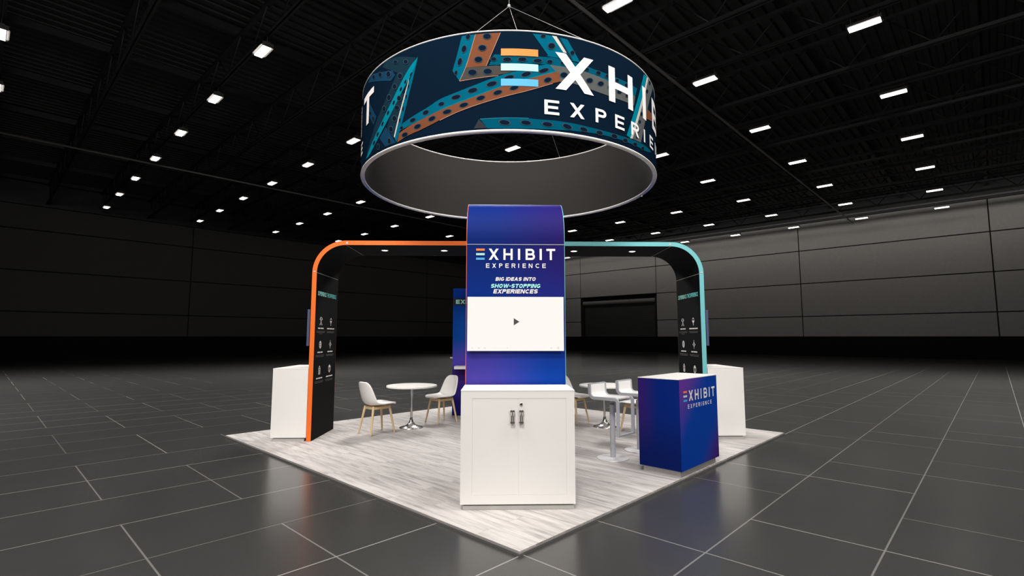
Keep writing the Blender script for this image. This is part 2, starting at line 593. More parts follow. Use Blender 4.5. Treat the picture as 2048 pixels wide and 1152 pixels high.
def heavy_text(name, txt, m, parent, width, height, f, shear=0.0, t=0.25):
    """a line of heavy capitals centred on (0, 0), width by height, mapped by f(x, y) with y upwards"""
    P, x = [], 0.0
    for ch in txt:
        w = max(t, WIDE.get(ch, 0.98))
        if ch != ' ':
            P += glyph(ch, x, w, 0.0, 1.0, t)
        x += w + 0.13
    x -= 0.13
    sx = width / (x + shear)
    P = [[((a + shear * (1 - b) - (x + shear) / 2) * sx, (0.5 - b) * height) for a, b in q] for q in P]
    bm = bmesh.new()
    flat_poly(bm, P, f)
    return obj(name, bm, m, parent, fix=False)

# ring sign artwork: outlines as (angle in degrees, height), punched holes as centre and two half axes
ART = [('dteal', 1, [(-42.3, 5.123), (-40.2, 5.107), (-38.3, 5.088), (-35.8, 5.054), (-31.0, 4.984), (-32.6, 4.933), (-33.7, 4.893), (-34.8, 4.847), (-36.0, 4.789), (-37.3, 4.719), (-38.8, 4.65), (-40.3, 4.58), (-41.9, 4.51), (-43.6, 4.441), (-45.5, 4.367), (-47.6, 4.289), (-50.5, 4.186), (-56.2, 3.994), (-60.0, 4.041), (-53.3, 4.311), (-49.3, 4.469), (-46.5, 4.571), (-44.9, 4.636), (-43.5, 4.697), (-42.0, 4.768), (-39.6, 4.89), (-48.1, 5.093), (-46.0, 5.142)]), ('dteal2', 2, [(-57.4, 5.142), (-42.0, 4.953), (-40.6, 4.873), (-42.7, 4.823), (-60.4, 5.078)]), ('dteal', 1, [(-39.4, 4.615), (-35.2, 4.566), (-40.5, 4.032), (-44.6, 4.196), (-42.6, 4.354)]), ('dteal2', 2, [(-58.3, 4.763), (-51.5, 4.453), (-53.6, 4.372), (-60.0, 4.627)]), ('dteal2', 2, [(-45.0, 4.231), (-39.4, 3.961), (-45.0, 3.967), (-48.8, 4.123)]), ('bteal', 4, [(-30.5, 4.986), (-32.4, 4.934), (-33.5, 4.901), (-34.3, 4.87), (-35.4, 4.826), (-37.3, 4.74), (-42.5, 4.515), (-45.7, 4.392), (-48.5, 4.296), (-52.6, 4.179), (-60.5, 3.971), (-57.7, 3.976), (-55.8, 3.996), (-53.8, 4.034), (-51.4, 4.088), (-48.6, 4.161), (-46.0, 4.239), (-43.5, 4.324), (-40.6, 4.441), (-35.7, 4.661), (-33.9, 4.74), (-33.0, 4.787), (-32.3, 4.828), (-31.6, 4.883)]), ('teal', 3, [(-30.5, 4.986), (-31.6, 4.883), (-32.2, 4.829), (-32.7, 4.792), (-33.2, 4.76), (-33.6, 4.731), (-34.2, 4.684), (-34.9, 4.618), (-36.0, 4.508), (-38.3, 4.275), (-40.4, 4.045), (-39.1, 3.966), (-37.9, 4.073), (-37.2, 4.141), (-36.6, 4.204), (-35.8, 4.293), (-34.4, 4.469), (-32.6, 4.693), (-31.6, 4.822)]), ('line', 5, [(-34.0, 4.745), (-34.5, 4.692), (-37.3, 4.402), (-38.5, 4.282), (-39.2, 4.195), (-40.4, 4.053), (-39.9, 4.033), (-38.3, 4.221), (-36.9, 4.381), (-35.5, 4.527), (-34.9, 4.605), (-34.4, 4.662), (-34.1, 4.704)]), ('teal2', 1, [(-5.5, 4.854), (0.1, 4.845), (4.8, 4.842), (7.5, 4.842), (9.2, 4.843), (10.2, 4.845), (10.8, 4.846), (11.2, 4.848), (11.4, 4.85), (11.7, 4.851), (12.2, 4.851), (13.2, 4.849), (15.2, 4.843), (18.4, 4.836), (20.2, 4.832), (21.5, 4.827), (22.9, 4.822), (24.2, 4.817), (25.6, 4.812), (27.1, 4.809), (28.6, 4.807), (31.0, 4.806), (34.5, 4.808), (40.2, 4.815), (47.0, 4.822), (45.4, 4.688), (37.7, 4.706), (31.5, 4.72), (26.1, 4.735), (22.1, 4.744), (19.4, 4.747), (16.6, 4.748), (14.3, 4.748), (12.9, 4.747), (12.0, 4.746), (11.1, 4.747), (10.2, 4.748), (9.2, 4.75), (8.2, 4.75), (7.2, 4.749), (6.1, 4.745), (4.9, 4.74), (3.7, 4.735), (2.3, 4.732), (0.9, 4.729), (-1.4, 4.725), (-4.0, 4.723), (-7.0, 4.723)]), ('teal', 2, [(-15.3, 5.121), (-11.1, 5.12), (-12.7, 4.901), (-13.5, 4.793), (-14.1, 4.723), (-14.8, 4.656), (-16.0, 4.561), (-18.2, 4.701), (-17.2, 4.834), (-16.5, 4.939)]), ('rust', 3, [(-11.1, 5.12), (-3.7, 5.123), (-7.9, 4.714), (-13.9, 4.717)]), ('rline', 4, [(-3.7, 5.123), (-7.9, 4.714), (-7.7, 4.714), (-3.5, 5.123)]), ('rline', 4, [(-11.2, 5.121), (-12.7, 4.901), (-13.5, 4.793), (-14.1, 4.723), (-14.8, 4.656), (-16.0, 4.561), (-15.8, 4.56), (-14.6, 4.655), (-13.9, 4.722), (-13.3, 4.792), (-12.5, 4.9), (-11.0, 5.12)]), ('grey', 3, [(-13.9, 4.717), (-10.5, 4.713), (-8.7, 4.712), (-7.4, 4.712), (-6.1, 4.712), (-4.8, 4.714), (-3.7, 4.71), (-2.6, 4.702), (-1.4, 4.684), (0.7, 4.643), (-2.1, 4.614), (-4.0, 4.6), (-6.1, 4.589), (-9.3, 4.578), (-15.9, 4.56)]), ('rline', 4, [(-15.9, 4.56), (-4.2, 4.592), (-4.2, 4.585), (-15.9, 4.552)]), ('teal', 2, [(6.0, 5.121), (9.5, 5.122), (10.9, 5.122), (11.8, 5.121), (13.1, 5.119), (16.8, 5.108), (21.1, 4.847), (16.3, 4.85), (10.2, 4.857), (10.6, 4.871)]), ('line', 4, [(11.9, 5.122), (13.3, 5.122), (16.5, 4.933), (15.4, 4.933)]), ('dteal', 3, [(13.3, 5.122), (14.4, 5.115), (18.6, 4.855), (17.1, 4.855), (16.8, 4.899), (16.4, 4.93), (15.9, 4.964), (15.1, 5.016)]), ('teal', 5, [(-38.1, 4.096), (-36.4, 4.182), (-31.7, 4.238), (-28.8, 4.27), (-27.2, 4.289), (-26.0, 4.306), (-24.9, 4.324), (-23.9, 4.344), (-22.8, 4.361), (-21.7, 4.375), (-20.6, 4.388), (-19.5, 4.397), (-18.3, 4.408), (-17.2, 4.42), (-16.0, 4.432), (-14.1, 4.453), (-11.8, 4.48), (-9.6, 4.508), (-7.2, 4.541), (-5.2, 4.569), (-4.0, 4.585), (-2.9, 4.6), (-1.8, 4.612), (-0.8, 4.621), (0.3, 4.633), (1.5, 4.648), (2.8, 4.664), (4.2, 4.683), (5.5, 4.7), (6.8, 4.715), (8.3, 4.732), (10.9, 4.758), (13.0, 4.675), (9.2, 4.619), (7.3, 4.591), (6.0, 4.572), (4.8, 4.557), (3.7, 4.546), (2.6, 4.532), (0.9, 4.51), (-3.0, 4.456), (-8.2, 4.387), (-11.3, 4.346), (-13.0, 4.326), (-14.2, 4.312), (-15.6, 4.298), (-17.8, 4.276), (-22.2, 4.231), (-25.5, 4.194), (-27.3, 4.175), (-28.7, 4.161), (-30.1, 4.15), (-32.1, 4.134), (-34.6, 4.117)]), ('rust', 5, [(-38.8, 3.956), (-37.8, 4.071), (-35.3, 4.101), (-33.9, 4.117), (-32.7, 4.128), (-31.4, 4.139), (-30.1, 4.15), (-28.7, 4.161), (-27.3, 4.175), (-25.5, 4.194), (-22.2, 4.231), (-17.8, 4.276), (-15.6, 4.298), (-14.2, 4.312), (-13.0, 4.326), (-11.3, 4.346), (-8.2, 4.387), (-3.0, 4.456), (0.9, 4.51), (2.6, 4.532), (3.7, 4.546), (4.8, 4.557), (6.0, 4.572), (7.3, 4.591), (8.8, 4.612), (10.5, 4.638), (11.8, 4.657), (12.8, 4.67), (13.4, 4.677), (14.0, 4.68), (14.3, 4.558), (13.0, 4.54), (12.1, 4.527), (10.8, 4.507), (8.4, 4.468), (6.8, 4.444), (5.7, 4.429), (4.7, 4.415), (3.6, 4.401), (1.7, 4.378), (-3.0, 4.328), (-9.1, 4.261), (-13.8, 4.211), (-17.1, 4.172), (-22.2, 4.108), (-25.5, 4.067), (-27.4, 4.048), (-28.8, 4.035), (-30.2, 4.024), (-31.7, 4.017), (-33.0, 4.008), (-34.4, 3.998), (-36.0, 3.984)]), ('rline', 6, [(-22.2, 4.108), (-17.1, 4.172), (-13.8, 4.211), (-9.1, 4.261), (-3.0, 4.328), (1.7, 4.378), (3.6, 4.401), (4.7, 4.415), (5.7, 4.429), (6.8, 4.444), (8.4, 4.468), (12.0, 4.526), (12.0, 4.519), (8.4, 4.461), (6.8, 4.437), (5.7, 4.421), (4.7, 4.408), (3.6, 4.393), (2.3, 4.378), (0.5, 4.358), (-3.0, 4.32), (-9.1, 4.253), (-12.6, 4.215), (-14.6, 4.193), (-17.1, 4.165), (-22.1, 4.1)]), ('bteal', 6, [(-22.2, 4.238), (-17.8, 4.283), (-15.6, 4.305), (-14.2, 4.319), (-13.0, 4.333), (-11.3, 4.353), (-8.2, 4.393), (-3.0, 4.462), (0.9, 4.517), (2.6, 4.539), (3.7, 4.553), (4.8, 4.564), (6.0, 4.579), (7.3, 4.598), (9.2, 4.625), (13.0, 4.681), (13.0, 4.673), (8.0, 4.599), (6.0, 4.571), (4.8, 4.556), (3.7, 4.544), (2.6, 4.53), (0.9, 4.508), (-3.0, 4.453), (-8.2, 4.384), (-11.3, 4.344), (-13.0, 4.324), (-14.2, 4.31), (-15.6, 4.296), (-17.8, 4.274), (-22.2, 4.229)]), ('grey2', 4, [(11.0, 4.749), (13.0, 4.675), (14.0, 4.68), (11.6, 4.522), (12.9, 4.54), (13.7, 4.551), (14.2, 4.556), (14.6, 4.56), (15.0, 4.564), (15.5, 4.566), (16.0, 4.568), (16.6, 4.568), (17.3, 4.566), (18.8, 4.56), (22.2, 4.545), (24.1, 4.538), (26.4, 4.53), (28.9, 4.525), (30.6, 4.523), (32.2, 4.522), (34.1, 4.524), (37.6, 4.531), (44.5, 4.551), (45.4, 4.688), (37.7, 4.706), (31.5, 4.72), (26.1, 4.735), (22.1, 4.744), (19.4, 4.747), (15.2, 4.749), (12.5, 4.751), (11.7, 4.751), (11.3, 4.75)]), ('teal2', 3, [(-9.5, 4.065), (-2.9, 4.07), (2.8, 4.07), (4.9, 4.069), (6.0, 4.067), (6.8, 4.066), (7.8, 4.065), (8.8, 4.064), (10.0, 4.065), (11.3, 4.066), (12.6, 4.067), (14.6, 4.066), (18.7, 4.062), (23.1, 4.054), (26.2, 4.051), (29.5, 4.05), (33.0, 4.052), (37.0, 4.056), (40.5, 4.064), (45.4, 4.078), (50.1, 4.091), (52.5, 4.096), (54.1, 4.097), (55.9, 4.094), (58.7, 4.085), (55.5, 4.047), (53.6, 4.03), (51.9, 4.02), (49.6, 4.014), (45.3, 4.008), (36.1, 4.001), (28.8, 3.993), (22.5, 3.981), (15.0, 3.961), (9.8, 3.95), (7.9, 3.947), (6.6, 3.946), (4.7, 3.946), (-1.0, 3.945), (-4.0, 3.946), (-7.4, 3.95)]), ('line2', 4, [(-9.5, 4.069), (-2.9, 4.074), (4.7, 4.074), (4.7, 4.068), (-1.0, 4.068), (-4.5, 4.066), (-9.5, 4.061)]), ('dgrey', 3, [(-9.9, 4.066), (-7.4, 3.953), (-11.4, 3.954)]), ('bteal', 5, [(52.3, 5.108), (55.3, 5.14), (45.7, 4.367), (42.0, 4.077), (39.8, 4.091)]), ('line', 6, [(55.4, 5.13), (56.9, 5.133), (43.0, 4.081), (41.7, 4.073)]), ('grey2', 5, [(56.9, 5.133), (64.7, 5.142), (60.3, 4.96), (57.8, 4.834), (55.8, 4.703), (53.2, 4.501), (48.5, 4.092), (43.0, 4.081)]), ('rust', 3, [(53.6, 4.652), (60.3, 4.675), (59.9, 4.554), (52.3, 4.488)])]
HOLES = [(-35.558, 4.983, 0.997, -0.013, 0.021, -0.03), (-40.407, 5.046, 1.138, -0.016, 0.019, -0.022), (-44.114, 4.934, 1.277, -0.019, 0.041, -0.041), (-49.363, 5.008, 1.25, -0.02, 0.046, -0.035), (-54.557, 5.061, 1.202, -0.02, 0.057, -0.033), (-38.019, 4.824, 1.06, -0.013, 0.031, -0.039), (-40.578, 4.717, 1.026, -0.013, 0.032, -0.037), (-43.468, 4.607, 1.122, -0.015, 0.04, -0.04), (-46.166, 4.49, 1.096, -0.014, 0.042, -0.037), (-38.213, 4.53, 0.956, -0.011, 0.029, -0.036), (-39.204, 4.419, 1.196, -0.014, 0.025, -0.03), (-40.318, 4.29, 1.122, -0.012, 0.033, -0.038), (-41.943, 4.166, 1.061, -0.012, 0.037, -0.039), (-42.763, 4.018, 0.849, -0.009, 0.038, -0.039), (-49.39, 4.015, 0.932, -0.011, 0.054, -0.04), (-56.766, 4.577, 0.91, -0.014, 0.058, -0.03), (-53.947, 4.464, 0.778, -0.011, 0.054, -0.032), (-33.147, 4.787, 0.269, -0.006, -0.308, -0.024), (-35.521, 4.718, 0.332, -0.007, -0.292, -0.022), (-37.51, 4.645, 0.349, -0.008, -0.307, -0.022), (-40.851, 4.506, 0.384, -0.008, -0.375, -0.024), (-43.769, 4.406, 0.422, -0.009, -0.411, -0.023), (-46.922, 4.297, 0.472, -0.009, -0.461, -0.023), (-50.024, 4.192, 0.536, -0.01, -0.524, -0.023), (-52.624, 4.108, 0.604, -0.011, -0.593, -0.022), (-34.148, 4.643, 0.287, -0.005, -0.119, -0.022), (-35.037, 4.52, 0.292, -0.005, -0.137, -0.025), (-36.275, 4.372, 0.301, -0.005, -0.156, -0.027), (-37.72, 4.239, 0.312, -0.005, -0.145, -0.025), (-5.601, 4.794, 0.865, -0.001, 0.002, -0.023), (-1.598, 4.786, 1.29, 0.0, 0.001, -0.026), (2.863, 4.79, 1.3, 0.003, -0.001, -0.026), (7.44, 4.786, 1.328, 0.005, -0.003, -0.023), (11.103, 4.789, 0.908, 0.005, -0.004, -0.021), (11.106, 4.786, 0.745, -0.004, -0.13, -0.02), (15.207, 4.796, 0.634, -0.002, -0.137, -0.02), (23.239, 4.78, 0.949, -0.0, -0.156, -0.021), (27.673, 4.777, 0.947, 0.002, -0.195, -0.025), (31.337, 4.777, 0.84, 0.003, -0.199, -0.024), (35.603, 4.769, 0.834, 0.004, -0.238, -0.026), (40.137, 4.768, 0.9, 0.007, -0.275, -0.027), (-13.374, 5.101, 0.626, -0.01, -0.227, -0.034), (-14.577, 4.953, 0.694, -0.011, -0.286, -0.043), (-15.851, 4.799, 0.638, -0.01, -0.312, -0.046), (-17.041, 4.666, 0.419, -0.007, -0.182, -0.027), (-7.589, 5.082, 1.186, -0.003, 0.004, -0.035), (-8.981, 4.942, 1.19, -0.003, 0.005, -0.035), (-10.124, 4.801, 1.195, -0.004, 0.006, -0.035), (-11.933, 4.646, 1.332, -0.005, 0.007, -0.036), (-7.351, 4.644, 1.3, -0.003, 0.004, -0.034), (9.164, 5.101, 0.802, 0.004, -0.003, -0.021), (11.724, 4.989, 1.113, 0.006, -0.008, -0.039), (18.404, 4.948, 0.687, 0.006, -0.009, -0.029), (-6.128, 4.488, 1.543, 0.015, 0.178, -0.028), (-11.795, 4.423, 1.46, 0.011, 0.186, -0.028), (-16.955, 4.362, 1.458, 0.008, 0.179, -0.026), (-21.7, 4.306, 1.008, 0.004, 0.172, -0.024), (-1.073, 4.561, 1.479, 0.017, 0.167, -0.026), (3.964, 4.608, 1.438, 0.019, 0.166, -0.026), (9.258, 4.67, 1.547, 0.024, 0.161, -0.024), (-19.759, 4.197, 1.364, 0.007, 0.196, -0.026), (-14.476, 4.254, 1.294, 0.01, 0.184, -0.025), (-9.359, 4.322, 1.252, 0.012, 0.175, -0.025), (-4.338, 4.38, 1.234, 0.014, 0.17, -0.025), (0.457, 4.437, 1.236, 0.016, 0.168, -0.024), (10.451, 4.558, 1.116, 0.018, 0.189, -0.027), (-24.848, 4.144, 1.175, 0.014, 0.346, -0.025), (-30.141, 4.085, 1.214, 0.012, 0.383, -0.026), (-35.279, 4.025, 1.19, 0.008, 0.431, -0.027), (-27.12, 4.238, 1.079, 0.012, 0.361, -0.026), (-32.075, 4.184, 1.109, 0.009, 0.356, -0.024), (-36.754, 4.127, 0.623, 0.004, 0.35, -0.022), (15.532, 4.646, 1.176, 0.008, -0.009, -0.034), (24.286, 4.645, 1.173, 0.011, -0.014, -0.032), (28.492, 4.645, 1.185, 0.013, -0.017, -0.031), (32.46, 4.641, 1.099, 0.013, -0.019, -0.03), (36.576, 4.631, 1.119, 0.014, -0.021, -0.027), (40.624, 4.63, 0.952, 0.013, -0.023, -0.025), (-2.339, 4.013, 1.562, -0.009, -0.1, -0.03), (3.894, 4.015, 1.518, -0.006, -0.091, -0.026), (10.261, 4.012, 1.578, -0.003, -0.097, -0.027), (16.451, 4.011, 1.428, -0.014, -0.28, -0.027), (21.929, 4.008, 1.285, -0.01, -0.274, -0.025), (27.714, 4.009, 1.226, -0.006, -0.307, -0.026), (33.781, 4.019, 1.323, -0.003, -0.356, -0.028), (38.999, 4.015, 1.209, 0.0, -0.414, -0.029), (44.476, 4.022, 1.204, 0.003, -0.448, -0.028), (49.714, 4.028, 1.094, 0.006, -0.561, -0.03), (58.672, 5.098, 1.154, 0.021, -0.077, -0.031), (55.219, 4.914, 1.147, 0.019, -0.059, -0.03), (49.514, 4.504, 0.818, 0.012, -0.041, -0.029), (48.072, 4.374, 0.761, 0.01, -0.033, -0.025), (47.107, 4.245, 0.727, 0.009, -0.035, -0.028), (45.834, 4.137, 0.687, 0.008, -0.026, -0.022)]

def B(name, bm, m, parent=None, **k):
    """booth part, authored with the hall floor at z = 0 under a parent standing on the booth floor"""
    bmesh.ops.translate(bm, verts=bm.verts, vec=(0, 0, -FL))
    return obj(name, bm, m, parent, **k)

ORD = ['first', 'second', 'third', 'fourth', 'fifth', 'sixth', 'seventh', 'eighth', 'ninth', 'tenth', 'eleventh', 'twelfth']

# ================================================================== the hall
WA, WB, ZC = 43.61, 43.13, 12.0
A0, A1, B0, B1 = -16.0, WA, -16.0, WB

def struct(name, bm, m, parent=None, **k):
    o = obj(name, bm, m, parent, **k)
    if parent is None:
        o['kind'] = 'structure'
        o.location = (0, VOFF, 0)
        o.rotation_euler = (0, 0, HR)
    return o

bm = bmesh.new()
box(bm, A0, A1 + 0.4, B0, B1 + 0.4, -0.2, 0)
struct('floor', bm, 'floor')

bm = bmesh.new()                                    # ribbed deck, ribs running towards the shutter wall
b = B0
prof = []
while b < B1:
    prof += [(b, ZC), (b + 0.16, ZC), (b + 0.2, ZC - 0.09), (b + 0.36, ZC - 0.09)]
    b += 0.4
lo = [[bm.verts.new((a, y, z)) for y, z in prof] for a in (A0, A1)]
up = [[bm.verts.new((a, y, ZC + 0.15)) for y in (B0, prof[-1][0])] for a in (A0, A1)]
for k in range(len(prof) - 1):
    bm.faces.new((lo[0][k], lo[1][k], lo[1][k + 1], lo[0][k + 1]))
bm.faces.new((up[0][0], up[0][1], up[1][1], up[1][0]))
struct('ceiling', bm, 'deck')

def panel_wall(name, seams, zs, hole, mats, at, along):
    """cladding panels with open joints in front of a dark backing"""
    bm = bmesh.new()
    g = 0.032
    def bx(s0, s1, d0, d1, z0, z1, mi, bev=0.0):
        if along == 'a':
            box(bm, s0, s1, at + d0, at + d1, z0, z1, mi, bev)
        else:
            box(bm, at + d0, at + d1, s0, s1, z0, z1, mi, bev)
    if hole:
        h0, h1, hz = hole
        bx(seams[0], h0, 0.12, 0.4, 0, ZC, 1)
        bx(h1, seams[-1], 0.12, 0.4, 0, ZC, 1)
        bx(h0, h1, 0.12, 0.4, hz, ZC, 1)
        bx(h0, h1, 0.75, 0.9, 0, hz, 1)
    else:
        bx(seams[0], seams[-1], 0.12, 0.4, 0, ZC, 1)
    for s0, s1 in zip(seams, seams[1:]):
        for z0, z1 in zip(zs, zs[1:]):
            if hole and s0 >= hole[0] - 0.1 and s1 <= hole[1] + 0.1 and z1 <= hole[2] + 0.2:
                continue
            bx(s0 + g, s1 - g, 0.0, 0.12, z0 + g, z1 - g, 0, 0.02)
    return struct(name, bm, mats)

ZS = [0.0, 1.52, 3.17, 5.85, 8.56, 11.2, ZC]
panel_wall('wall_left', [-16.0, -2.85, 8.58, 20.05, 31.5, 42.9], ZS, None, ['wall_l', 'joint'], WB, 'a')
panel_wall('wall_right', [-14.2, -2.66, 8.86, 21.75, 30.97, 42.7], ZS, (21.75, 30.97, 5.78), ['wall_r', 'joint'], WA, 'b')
bm = bmesh.new()
box(bm, A0, WA - 0.06, WB - 0.06, WB - 0.005, 0, 1.53)
struct('baseboard_left', bm, 'dado')
bm = bmesh.new()
box(bm, WA - 0.06, WA - 0.005, B0, WB - 0.06, 0, 1.53)
struct('baseboard_right', bm, 'dado')
# roll-up shutter in the right-hand wall
bm = bmesh.new()
z = 1.55
while z < 5.0:
    prism_z = [(0.42, z), (0.39, z + 0.035), (0.39, z + 0.075), (0.42, z + 0.105)]
    vs0 = [bm.verts.new((WA + d, 22.1, zz)) for d, zz in prism_z]
    vs1 = [bm.verts.new((WA + d, 30.6, zz)) for d, zz in prism_z]
    for k in range(3):
        bm.faces.new((vs0[k], vs1[k], vs1[k + 1], vs0[k + 1]))
    z += 0.105
box(bm, WA + 0.43, WA + 0.5, 22.0, 30.7, 1.5, 5.3)
door = struct('door_1', bm, 'shutter')
bm = bmesh.new()
sweep_pts = [(WA + 0.3 + 0.22 * math.cos(t), 5.2 + 0.24 * math.sin(t)) for t in [k * 2 * PI / 20 for k in range(20)]]
v0 = [bm.verts.new((x, 22.0, z)) for x, z in sweep_pts]
v1 = [bm.verts.new((x, 30.75, z)) for x, z in sweep_pts]
bm.faces.new(v0)
bm.faces.new(v1[::-1])
for k in range(20):
    f = bm.faces.new((v0[k], v1[k], v1[(k + 1) % 20], v0[(k + 1) % 20]))
    f.smooth = True
obj('shutter_hood', bm, 'hood', door)
for y0, y1 in ((21.8, 22.05), (30.72, 30.95)):
    bm = bmesh.new()
    box(bm, WA + 0.2, WA + 0.45, y0, y1, 1.53, 5.7)
    obj('guide_rail', bm, 'joint', door)
# ledgers along the walls under the roof
bm = bmesh.new()
box(bm, A0, WA - 0.35, WB - 0.3, WB - 0.005, 10.15, ZC - 0.1)
struct('trim_1', bm, 'roof_steel')
bm = bmesh.new()
box(bm, WA - 0.3, WA - 0.005, B0, WB - 0.31, 10.78, ZC - 0.1)
struct('trim_2', bm, 'roof_steel')
# purlins under the deck
n = 3
for m in range(-3, 10):
    yb = 1.84 + 4.505 * m
    bm = bmesh.new()
    box(bm, A0, WA - 0.35, yb - 0.09, yb + 0.09, 11.62, 11.65)
    box(bm, A0, WA - 0.35, yb - 0.02, yb + 0.02, 11.65, 11.9)
    struct('trim_%d' % n, bm, 'roof_steel')
    n += 1

# roof trusses
LA, LDA, LB, LDB, LZ = 2.68, 5.535, -0.42, 4.505, 10.19
TB0, TB1 = -13.0, WB - 0.35

def truss_meshes(z0, z1):
    out = []
    L0, L1 = TB0 - TB0, TB1 - TB0
    bm = bmesh.new()
    box(bm, -0.08, 0.08, L0, L1, z1 - 0.1, z1)
    out.append(('top_chord', bm))
    bm = bmesh.new()
    box(bm, -0.09, -0.025, L0, L1, z0, z0 + 0.015)
    box(bm, 0.025, 0.09, L0, L1, z0, z0 + 0.015)
    box(bm, -0.04, -0.025, L0, L1, z0 + 0.015, z0 + 0.12)
    box(bm, 0.025, 0.04, L0, L1, z0 + 0.015, z0 + 0.12)
    out.append(('bottom_chord', bm))
    bm = bmesh.new()
    y, up_ = L0, True
    while y < L1 - 1.12:
        p, q = ((y, z0 + 0.06), (y + 1.126, z1 - 0.05)) if up_ else ((y, z1 - 0.05), (y + 1.126, z0 + 0.06))
        tube(bm, [(0, p[0], p[1]), (0, q[0], q[1])], 0.022, 6)
        y += 1.126
        up_ = not up_
    out.append(('web_lattice', bm))
    return out

def make_truss(a, z0, z1, label, group):
    t = thing('roof_truss', label, 'roof truss', hall(a, TB0, z0), HR, group)
    for nm, bm in truss_meshes(0.0, z1 - z0):
        obj(nm, bm, 'roof_steel', t)
    return t

ta = tb = None
for k in range(-1, 8):
    lab = 'dark steel roof truss carrying the %s lamp row from the shutter wall' % ORD[7 - k]
    a = LA + LDA * k
    if ta is None:
        ta = make_truss(a, 10.52, 11.62, lab, 'roof trusses carrying the lamps')
    else:
        dup(ta, hall(a, TB0, 10.52), HR, lab)
for k in range(-2, 7):
    a = LA + LDA * (k + 0.5)
    if k == -2:
        lab = 'dark steel roof truss farthest from the shutter wall, beyond all lamp rows'
    else:
        lab = 'dark steel roof truss between the %s and %s lamp rows from the shutter wall' % (ORD[6 - k], ORD[7 - k])
    if tb is None:
        tb = make_truss(a, 10.3, 11.62, lab, 'roof trusses between the lamp rows')
    else:
        dup(tb, hall(a, TB0, 10.3), HR, lab)
for yb, lab in ((4.93, 'thin grey pipe crossing under the roof trusses nearer the booth'), (27.9, 'thin grey pipe crossing under the roof trusses nearer the shade-toned wall')):
    bm = bmesh.new()
    tube(bm, [(A0 + 2, 0, 0), (WA - 0.35, 0, 0)], 0.05, 10)
    o = obj('ceiling_pipe', bm, 'roof_pipe', None, hall(0, yb, 10.25), HR)
    tag(o, lab, 'pipe', 'pipes under the roof')

# hall lamps
LAMPS = [(-1, 4), (-1, 5)] + [(0, m) for m in range(3, 10)] + [(1, m) for m in range(1, 10)] + [(2, m) for m in range(0, 10)] + \
        [(k, m) for k in (3, 4, 5, 6, 7) for m in range(0, 10)]
lamp0 = None
for k, m in LAMPS:
    lab = 'bright ceiling lamp, %s from the shade-toned wall, %s row from the shutter wall' % (ORD[9 - m], ORD[7 - k])
    p = hall(LA + LDA * k, LB + LDB * m, LZ)
    if lamp0 is None:
        lamp0 = thing('ceiling_lamp', lab, 'ceiling lamp', p, HR, 'lamps under the hall roof')
        bm = bmesh.new()
        box(bm, -0.16, 0.16, -0.40, 0.40, 0.012, 0.03)
        box(bm, -0.07, 0.07, -0.40, 0.40, 0.03, 0.13)
        for s in (-1, 1):
            tube(bm, [(0, s * 0.32, 0.13), (0, s * 0.32, 0.36)], 0.012, 6)
            box(bm, -0.16, 0.16, s * 0.395 - 0.012, s * 0.395 + 0.012, -0.03, 0.1)
        obj('housing', bm, 'lamp_box', lamp0)
        bm = bmesh.new()
        box(bm, -0.112, 0.112, -0.375, 0.375, -0.036, 0.011)
        obj('diffuser', bm, 'hall_lamp', lamp0)
        for s in (-1, 1):
            bm = bmesh.new()
            vs = [bm.verts.new(q) for q in ((s * 0.13, -0.42, 0.012), (s * 0.13, 0.42, 0.012), (s * 0.19, 0.32, -0.006), (s * 0.19, -0.32, -0.006))]
            bm.faces.new(vs)
            r = bmesh.ops.extrude_face_region(bm, geom=bm.faces[:])
            bmesh.ops.translate(bm, verts=[v for v in r['geom'] if isinstance(v, bmesh.types.BMVert)], vec=(0, 0, 0.008))
            obj('reflector', bm, 'hall_lamp_wing', lamp0)
    else:
        dup(lamp0, p, HR, lab)

# ================================================================== the booth floor
S2 = 6.096
bm = bmesh.new()
box(bm, 0, S2, 0, S2, 0.006, FL)
mat_o = thing('booth_mat', 'square whitewashed plank mat under the whole exhibit', 'floor mat', (0, VOFF, 0), HR)
o = obj('plank_surface', bm, 'planks', mat_o)
bm = bmesh.new()
for x0, x1, y0, y1 in ((-0.012, S2 + 0.012, -0.012, 0), (-0.012, S2 + 0.012, S2, S2 + 0.012), (-0.012, 0, 0, S2), (S2, S2 + 0.012, 0, S2)):
    box(bm, x0, x1, y0, y1, 0, 0.018)
obj('edge_strip', bm, 'strip', mat_o)

# ================================================================== arches
T = 0.065
def arch_paths(R, x_leg, x_end, ztop):
    """outer and inner outline of half an arch: leg, bend, beam; x grows from the leg towards the centre"""
    zc, xc = ztop - R, x_leg + R
    outer_b = [(xc - R * math.cos(t), zc + R * math.sin(t)) for t in [PI / 2 * k / 20 for k in range(21)]]
    inner_b = [(xc - (R - T) * math.cos(t), zc + (R - T) * math.sin(t)) for t in [PI / 2 * k / 20 for k in range(21)]]
    return dict(leg=([(x_leg, FL), (x_leg, zc)], [(x_leg + T, FL), (x_leg + T, zc)]), bend=(outer_b, inner_b),
                beam=([(xc, ztop), (x_end, ztop)], [(xc, ztop - T), (x_end, ztop - T)]))

